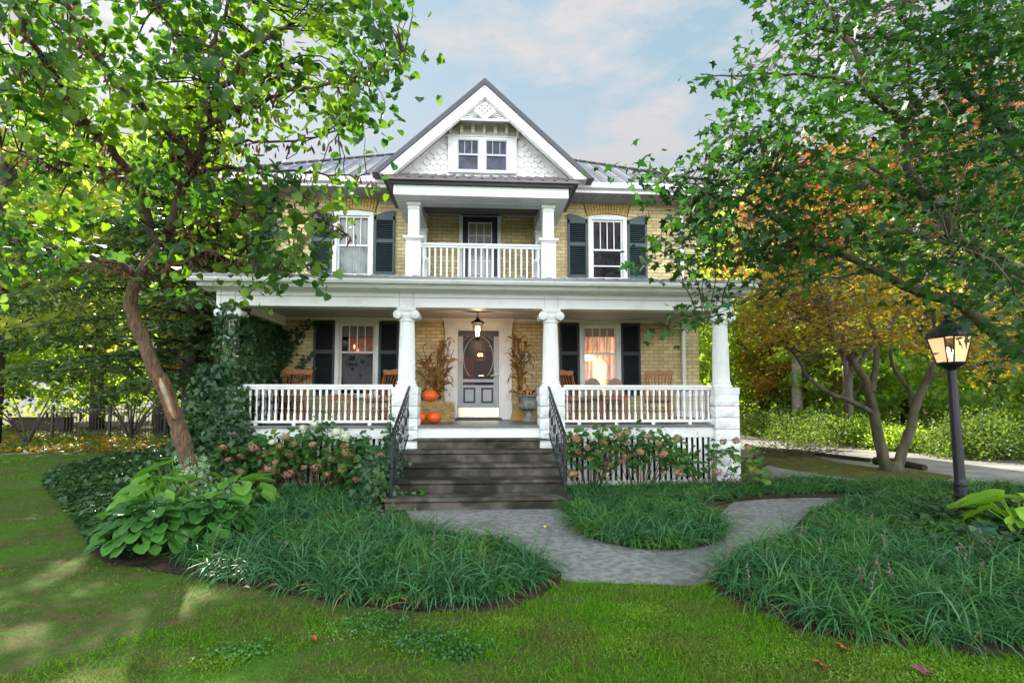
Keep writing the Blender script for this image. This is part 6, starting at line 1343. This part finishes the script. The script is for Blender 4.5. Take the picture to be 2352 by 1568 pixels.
# ------------------------------------------------------------------ hostas
def hosta(name, lab, loc, n, R, h, ls, lm, seed, wid=.72, petiole=True, curve=.5):
    g = np.random.default_rng(seed); t = thing(name, lab, 'hosta', loc); nu, nv = 7, 4; V = []; F = []; pt = MB()
    for i in range(n):
        a = i*2.399+g.uniform(-.3, .3); f = math.sqrt((i+.5)/n); el = 1.25-1.0*f; r = R*f*g.uniform(.85, 1.1); base = Vector((math.cos(a)*r, math.sin(a)*r, h*(1-.62*f*f)*g.uniform(.88, 1.08)))
        if petiole: pt.tube([(0, 0, .02), tuple(base*.55+Vector((0, 0, .04))), tuple(base)], [.010, .008, .006], 4, cap=False)
        L = ls*g.uniform(.75, 1.15); az = a+g.uniform(-.45, .45); e = (.35-.75*f)+g.uniform(-.25, .25); roll = g.uniform(-.35, .35)
        dr = Vector((math.cos(az)*math.cos(e), math.sin(az)*math.cos(e), math.sin(e))); sd = Vector((-math.sin(az), math.cos(az), roll)).normalized(); nn = sd.cross(dr)*-1
        if nn.z < 0: nn = -nn
        o = len(V)
        for u in range(nu+1):
            s = u/nu; w = wid*L*.5*(math.sin(PI*min(1, s*.93+.07))**.62)*(1.12-.35*s)
            if u == nu: w = .004
            for v in range(-nv, nv+1):
                q = v/nv; rip = .010*L/.3*(1 if v % 2 else -1)*(1-abs(q))**.3*(s > .05)*(s < .95)
                V.append(tuple(base+dr*(L*s)+sd*(w*q)+nn*(-curve*L*s*s*.45+.16*L*abs(q)**1.5*(1-s)+rip*.6+.03*L*math.sin(s*9+q*3))))
        c = 2*nv+1
        for u in range(nu):
            for v in range(c-1): F.append((o+u*c+v, o+u*c+v+1, o+(u+1)*c+v+1, o+(u+1)*c+v))
    npmesh('leaves', V, F, lm, t, smooth=True)
    if petiole: pt.build('petioles', lm, t)
    return t
L_HOSM = leafmat('bright_puckered_hosta_leaf', (.11, .27, .045), (.20, .38, .06), trans=.4, rough=.38, tcol=(1.5, 1.8, .5))
hosta('large_hosta', 'large hosta with broad puckered leaves left of the leaning trunk', (-4.35, 7.25, 0), 22, .44, .50, .38, L_HOSM, 81)
hosta('large_hosta', 'large hosta with broad puckered leaves right of the leaning trunk', (-3.45, 7.6, 0), 20, .42, .50, .36, L_HOSM, 82)
hosta('large_hosta', 'large hosta behind the trunk with one leaf standing tall', (-4.65, 8.2, 0), 14, .45, .75, .36, L_HOSM, 83)
hosta('small_leaf_hosta', 'mounded green hosta at the front left corner of the bed', (-3.38, 5.60, 0), 110, .40, .52, .155, L_HOS, 84, wid=.95)
hosta('small_leaf_hosta', 'mounded green hosta touching the strap leaved bed on the left', (-2.98, 6.0, 0), 90, .40, .50, .15, L_HOS, 85, wid=.95)
hosta('small_leaf_hosta', 'mounded green hosta between the large hosta and the lawn', (-3.78, 6.15, 0), 90, .42, .46, .17, L_HOS, 86, wid=.9)
hosta('chartreuse_hosta', 'bright chartreuse hosta at the right edge in front of the lamp post', (*G(2345, 1235), 0), 15, .42, .50, .42, L_HOSC, 87, wid=.95)
hosta('blue_green_hosta', 'dark blue green hosta low beneath the chartreuse one', (*G(2330, 1262), 0), 14, .40, .22, .30, L_HOSD, 88, wid=.9)

# ------------------------------------------------------------------ hydrangeas
def head_mesh(r, lm, seed):
    g = np.random.default_rng(seed); n = 150; q = unit(g.normal(size=(n, 3))); c = q*np.array([r, r, r*.85])*g.uniform(.75, 1.05, (n, 1))*(1+.18*np.sin(q[:, :1]*7+q[:, 1:2]*5)); k = 4
    ref = unit(np.cross(q, [.3, .1, .9])); oth = np.cross(q, ref); a = g.uniform(0, 6, (n, 1))+np.arange(4)*PI/2
    dd = np.cos(a)[..., None]*ref[:, None]+np.sin(a)[..., None]*oth[:, None]+q[:, None]*.25
    V, F = leafV(np.repeat(c, k, 0), dd.reshape(-1, 3), np.repeat(q, k, 0), .021, T_QUAD, 1.5); return V, F
heads = []
for i, lm in enumerate((F_TAN, F_TAN, F_GRN, F_WHT)):
    V, F = head_mesh(.088, lm, 90+i); o = npmesh('flower_head', V, F, lm); heads.append(o.data); D.objects.remove(o)
def hydrangea(lab, xc, yc, hw, hts, nh, seed, white=0, nleafc=75):
    g = np.random.default_rng(seed); t = thing('hydrangea_bush', lab, 'hydrangea', (xc, yc, 0), group='hydrangeas in front of the porch lattice'); stm = MB(); LP = []; LD = []
    for i in range(nleafc):
        x = g.uniform(-hw, hw); z = hts(x)*g.uniform(.30, .98)**.7; y = g.normal()*.20; b = (x*.35, y*.3, 0); stm.tube([b, (x*.8, y*.8, z*.6), (x, y, z)], [.009, .007, .004], 4, cap=False)
        m = 14; LP.append(np.array([x, y, z])+g.normal(size=(m, 3))*(.12, .10, .11)-(0, 0, .03)); LD.append(g.normal(size=(m, 3))*(1, 1, .5)-(0, .2, .15))
    stm.build('stems', mat('hydrangea_stem', (.12, .07, .04), .8, .2), t); LP = np.concatenate(LP); LP[:, 2] = abs(LP[:, 2]); leaves('foliage', LP, np.concatenate(LD), g.normal(size=(len(LP), 3))*.45+(0, -.3, 1), g.uniform(.08, .15, len(LP)), T_OVAL, L_HYD, t, wid=1.3)
    pts = []
    for i in range(nh):
        for _ in range(40):
            x = g.uniform(-hw, hw)*1.02; z = hts(x)*g.uniform(.34, 1.05); y = -.16-g.random()*.26
            if all((x-a)**2+(z-c)**2 > .17**2 for a, _, c in pts): break
        pts.append((x, y, z))
    pts.sort(key=lambda p: -p[2])
    for i, p in enumerate(pts):
        me = heads[3] if i < white else heads[int(g.integers(0, 3))]
        o = D.objects.new('flower_head', me); COL.objects.link(o); o.parent = t; o.location = p; s = g.uniform(.55, 1.0); o.scale = (s*1.05, s, s*.9); o.rotation_euler = tuple(g.uniform(-.4, .4, 2))+(g.uniform(0, 6),)
hydrangea('hydrangea bush with faded pink heads next to the ivy covered column', -3.75, 9.15, .62, lambda x: .92+.12*math.sin(x*5), 15, 101, 0, 36)
hydrangea('tallest hydrangea bush, with cream white heads above the left railing foot', -2.75, 9.1, .72, lambda x: 1.20-.3*abs(x-.05), 20, 102, 5, 46)
hydrangea('small hydrangea bush with pink heads beside the left iron handrail', -1.95, 8.95, .36, lambda x: .78, 9, 103, 1, 40)
hydrangea('hydrangea bush with tan heads beside the right iron handrail', 1.95, 9.0, .52, lambda x: 1.12-.15*abs(x), 13, 104, 3, 26)
hydrangea('hydrangea bush with tan pink heads under the middle of the right railing', 2.85, 9.1, .62, lambda x: 1.08-.2*x, 11, 105, 0, 24)
hydrangea('sparse airy hydrangea bush in front of the right corner column', 4.1, 8.95, .80, lambda x: .85+.08*math.sin(x*4), 6, 106, 0, 22)

# ------------------------------------------------------------------ lawn grass, clover, fallen leaves
GRS = leafmat('grass_blade', (.045, .15, .004), (.16, .33, .012), (.13, .17, .03), trans=.35, rough=.7, spec=.1, cscale=1.6, tcol=(1.5, 1.8, .4))
GRSD = leafmat('dry_grass_blade', (.13, .12, .035), (.06, .055, .02), trans=.1, rough=.9, spec=.05)
GRSY = leafmat('moss_patch', (.12, .24, .015), (.20, .30, .03), trans=.3, tcol=(1.4, 1.5, .4))
beds = [bedL, bedC, bedR, path_poly]
def grass(n, x0, x1, y0, y1, h, w, seed, lab, dry=False):
    g = np.random.default_rng(seed); p = np.column_stack([g.uniform(x0, x1, n), g.uniform(y0, y1, n)])
    ok = inpoly(p[:, 0], p[:, 1], lawn_poly)
    for b in beds: ok &= ~inpoly(p[:, 0], p[:, 1], b)
    p = p[ok]
    # bare, thin spots where the photograph shows soil
    m = np.sin(p[:, 0]*1.9+1.2*np.sin(p[:, 1]*1.3))+np.sin(p[:, 1]*2.3+.9*np.sin(p[:, 0]*2.1+1)); lush = np.clip((p[:, 0]+1.4)/2.0, 0, 1)*.9+(m > .9)*.6
    keep = g.random(len(p)) < (1-.75*np.clip(lush, 0, 1) if dry else .30+.70*np.clip(lush, 0, 1)); p = p[keep]; lush = lush[keep]; n = len(p)
    tf = .75+.5*np.clip(np.sin(p[:, 0]*7.3+2*np.sin(p[:, 1]*5.1))*np.sin(p[:, 1]*8.7+2*np.sin(p[:, 0]*4.3))+.35, 0, 1)
    b = np.column_stack([p, np.full(n, .004)]); V, F = blades(n, b, h*tf*(.6+.6*np.clip(lush, 0, 1)), w, seed, .0 if dry else .5, .6 if dry else 1.5, .7, k=2)
    return tag(npmesh('dry_thatch' if dry else 'lawn_grass', V, F, GRSD if dry else GRS), lab, 'dry grass' if dry else 'grass', kind='stuff')
grass(70000, -4.6, 5.0, 2.6, 5.6, .05, .0035, 114, 'dry brown thatch in the thin parts of the front lawn', True)
grass(70000, -9.5, -2.4, 5.0, 10.0, .05, .005, 115, 'dry brown thatch in the thin parts of the left lawn', True)
grass(200000, -4.6, 5.0, 2.6, 5.2, .052, .0052, 111, 'short patchy lawn grass in the foreground')
grass(150000, -9.5, -2.4, 5.0, 10.0, .055, .006, 112, 'lawn grass to the left of the planting bed')
grass(90000, -18, -6, 9.5, 17.4, .07, .010, 113, 'lawn grass stretching back to the trees on the left')
g = np.random.default_rng(120); cl = []
for (x, y, s) in [(1.7, 3.2, .35), (2.6, 3.05, .4), (.9, 3.45, .25), (-.9, 3.75, .22), (-.4, 3.5, .22), (3.0, 2.8, .3), (.2, 3.75, .2), (-1.6, 3.35, .15), (1.2, 3.9, .25), (2.2, 2.85, .25)]:
    k_ = int(9000*s); cl.append(np.column_stack([g.normal(size=k_)*s*.5+x, g.normal(size=k_)*s*.32+y, g.random(k_)*.016+.006]))
cl = np.concatenate(cl); ok = ~inpoly(cl[:, 0], cl[:, 1], bedL) & ~inpoly(cl[:, 0], cl[:, 1], bedR); cl = cl[ok]
tag(leaves('moss', cl, rdir(len(cl), (0, 0, .5)), rdir(len(cl), (0, 0, 1)), .014, T_QUAD, GRSY, wid=1.2), 'bright yellow green moss patches in the front lawn', 'moss', kind='stuff')
cl = []
for (x, y, s) in [(-.75, 3.78, .30), (-.35, 3.5, .3), (-1.5, 3.45, .2), (-.1, 3.35, .2)]:
    k_ = int(2200*s); cl.append(np.column_stack([g.normal(size=k_)*s*.5+x, g.normal(size=k_)*s*.32+y, g.random(k_)*.02+.02]))
cl = np.concatenate(cl); tag(leaves('clover', cl, rdir(len(cl), (0, 0, .1)), rdir(len(cl), (0, 0, 1.5)), .017, T_ROUND, L_HOS, wid=1.2), 'small clover patches in the lawn near the left bed', 'clover', kind='stuff')
FL1 = mat('orange_dead_leaf', (.45, .13, .04), .7, .2, var=.4, vscale=20); FL2 = mat('pale_dead_leaf', (.55, .45, .36), .7, .2, var=.3, vscale=20)
for (u, v, m_, s, lab) in [(577, 1310, FL2, .05, 'pale curled dead leaf on the lawn below the small leaf hosta'), (575, 1360, FL2, .05, 'pale brown dead leaf on the bare patch of lawn'), (725, 1482, FL1, .05, 'orange dead leaf on the lawn, lower left of the middle'),
                          (938, 1394, FL1, .07, 'orange dead leaf at the mulch edge of the left bed'), (1950, 1505, FL1, .06, 'reddish dead leaf lying at the edge of the right bed'), (2125, 1562, mat('purple_brown_leaf', (.16, .06, .06), .7, .2), .065, 'large purple brown dead leaf at the bottom right of the lawn'), (1900, 1545, FL1, .06, 'small orange dead leaf near the bottom of the right lawn'),
                          (1252, 1218, mat('yellow_dead_leaf', (.7, .5, .05), .7, .2), .05, 'yellow dead leaf on the concrete path')]:
    x, y = G(u, v); V, F = leafV(np.array([[0, 0, .0]]), np.array([[math.cos(u), math.sin(u), .15]]), np.array([[.25, .2, 1.]]), s*1.4, T_MAPLE if s > .055 else T_OVAL, 1.1)
    V[:, 2] += .35*np.linalg.norm(V[:, :2], axis=1)*np.abs(np.sin(np.arange(len(V)))) ; o = npmesh('fallen_leaf', V, F, m_, loc=(x, y, .035)); tag(o, lab, 'leaf', group='dead leaves on the lawn and path')
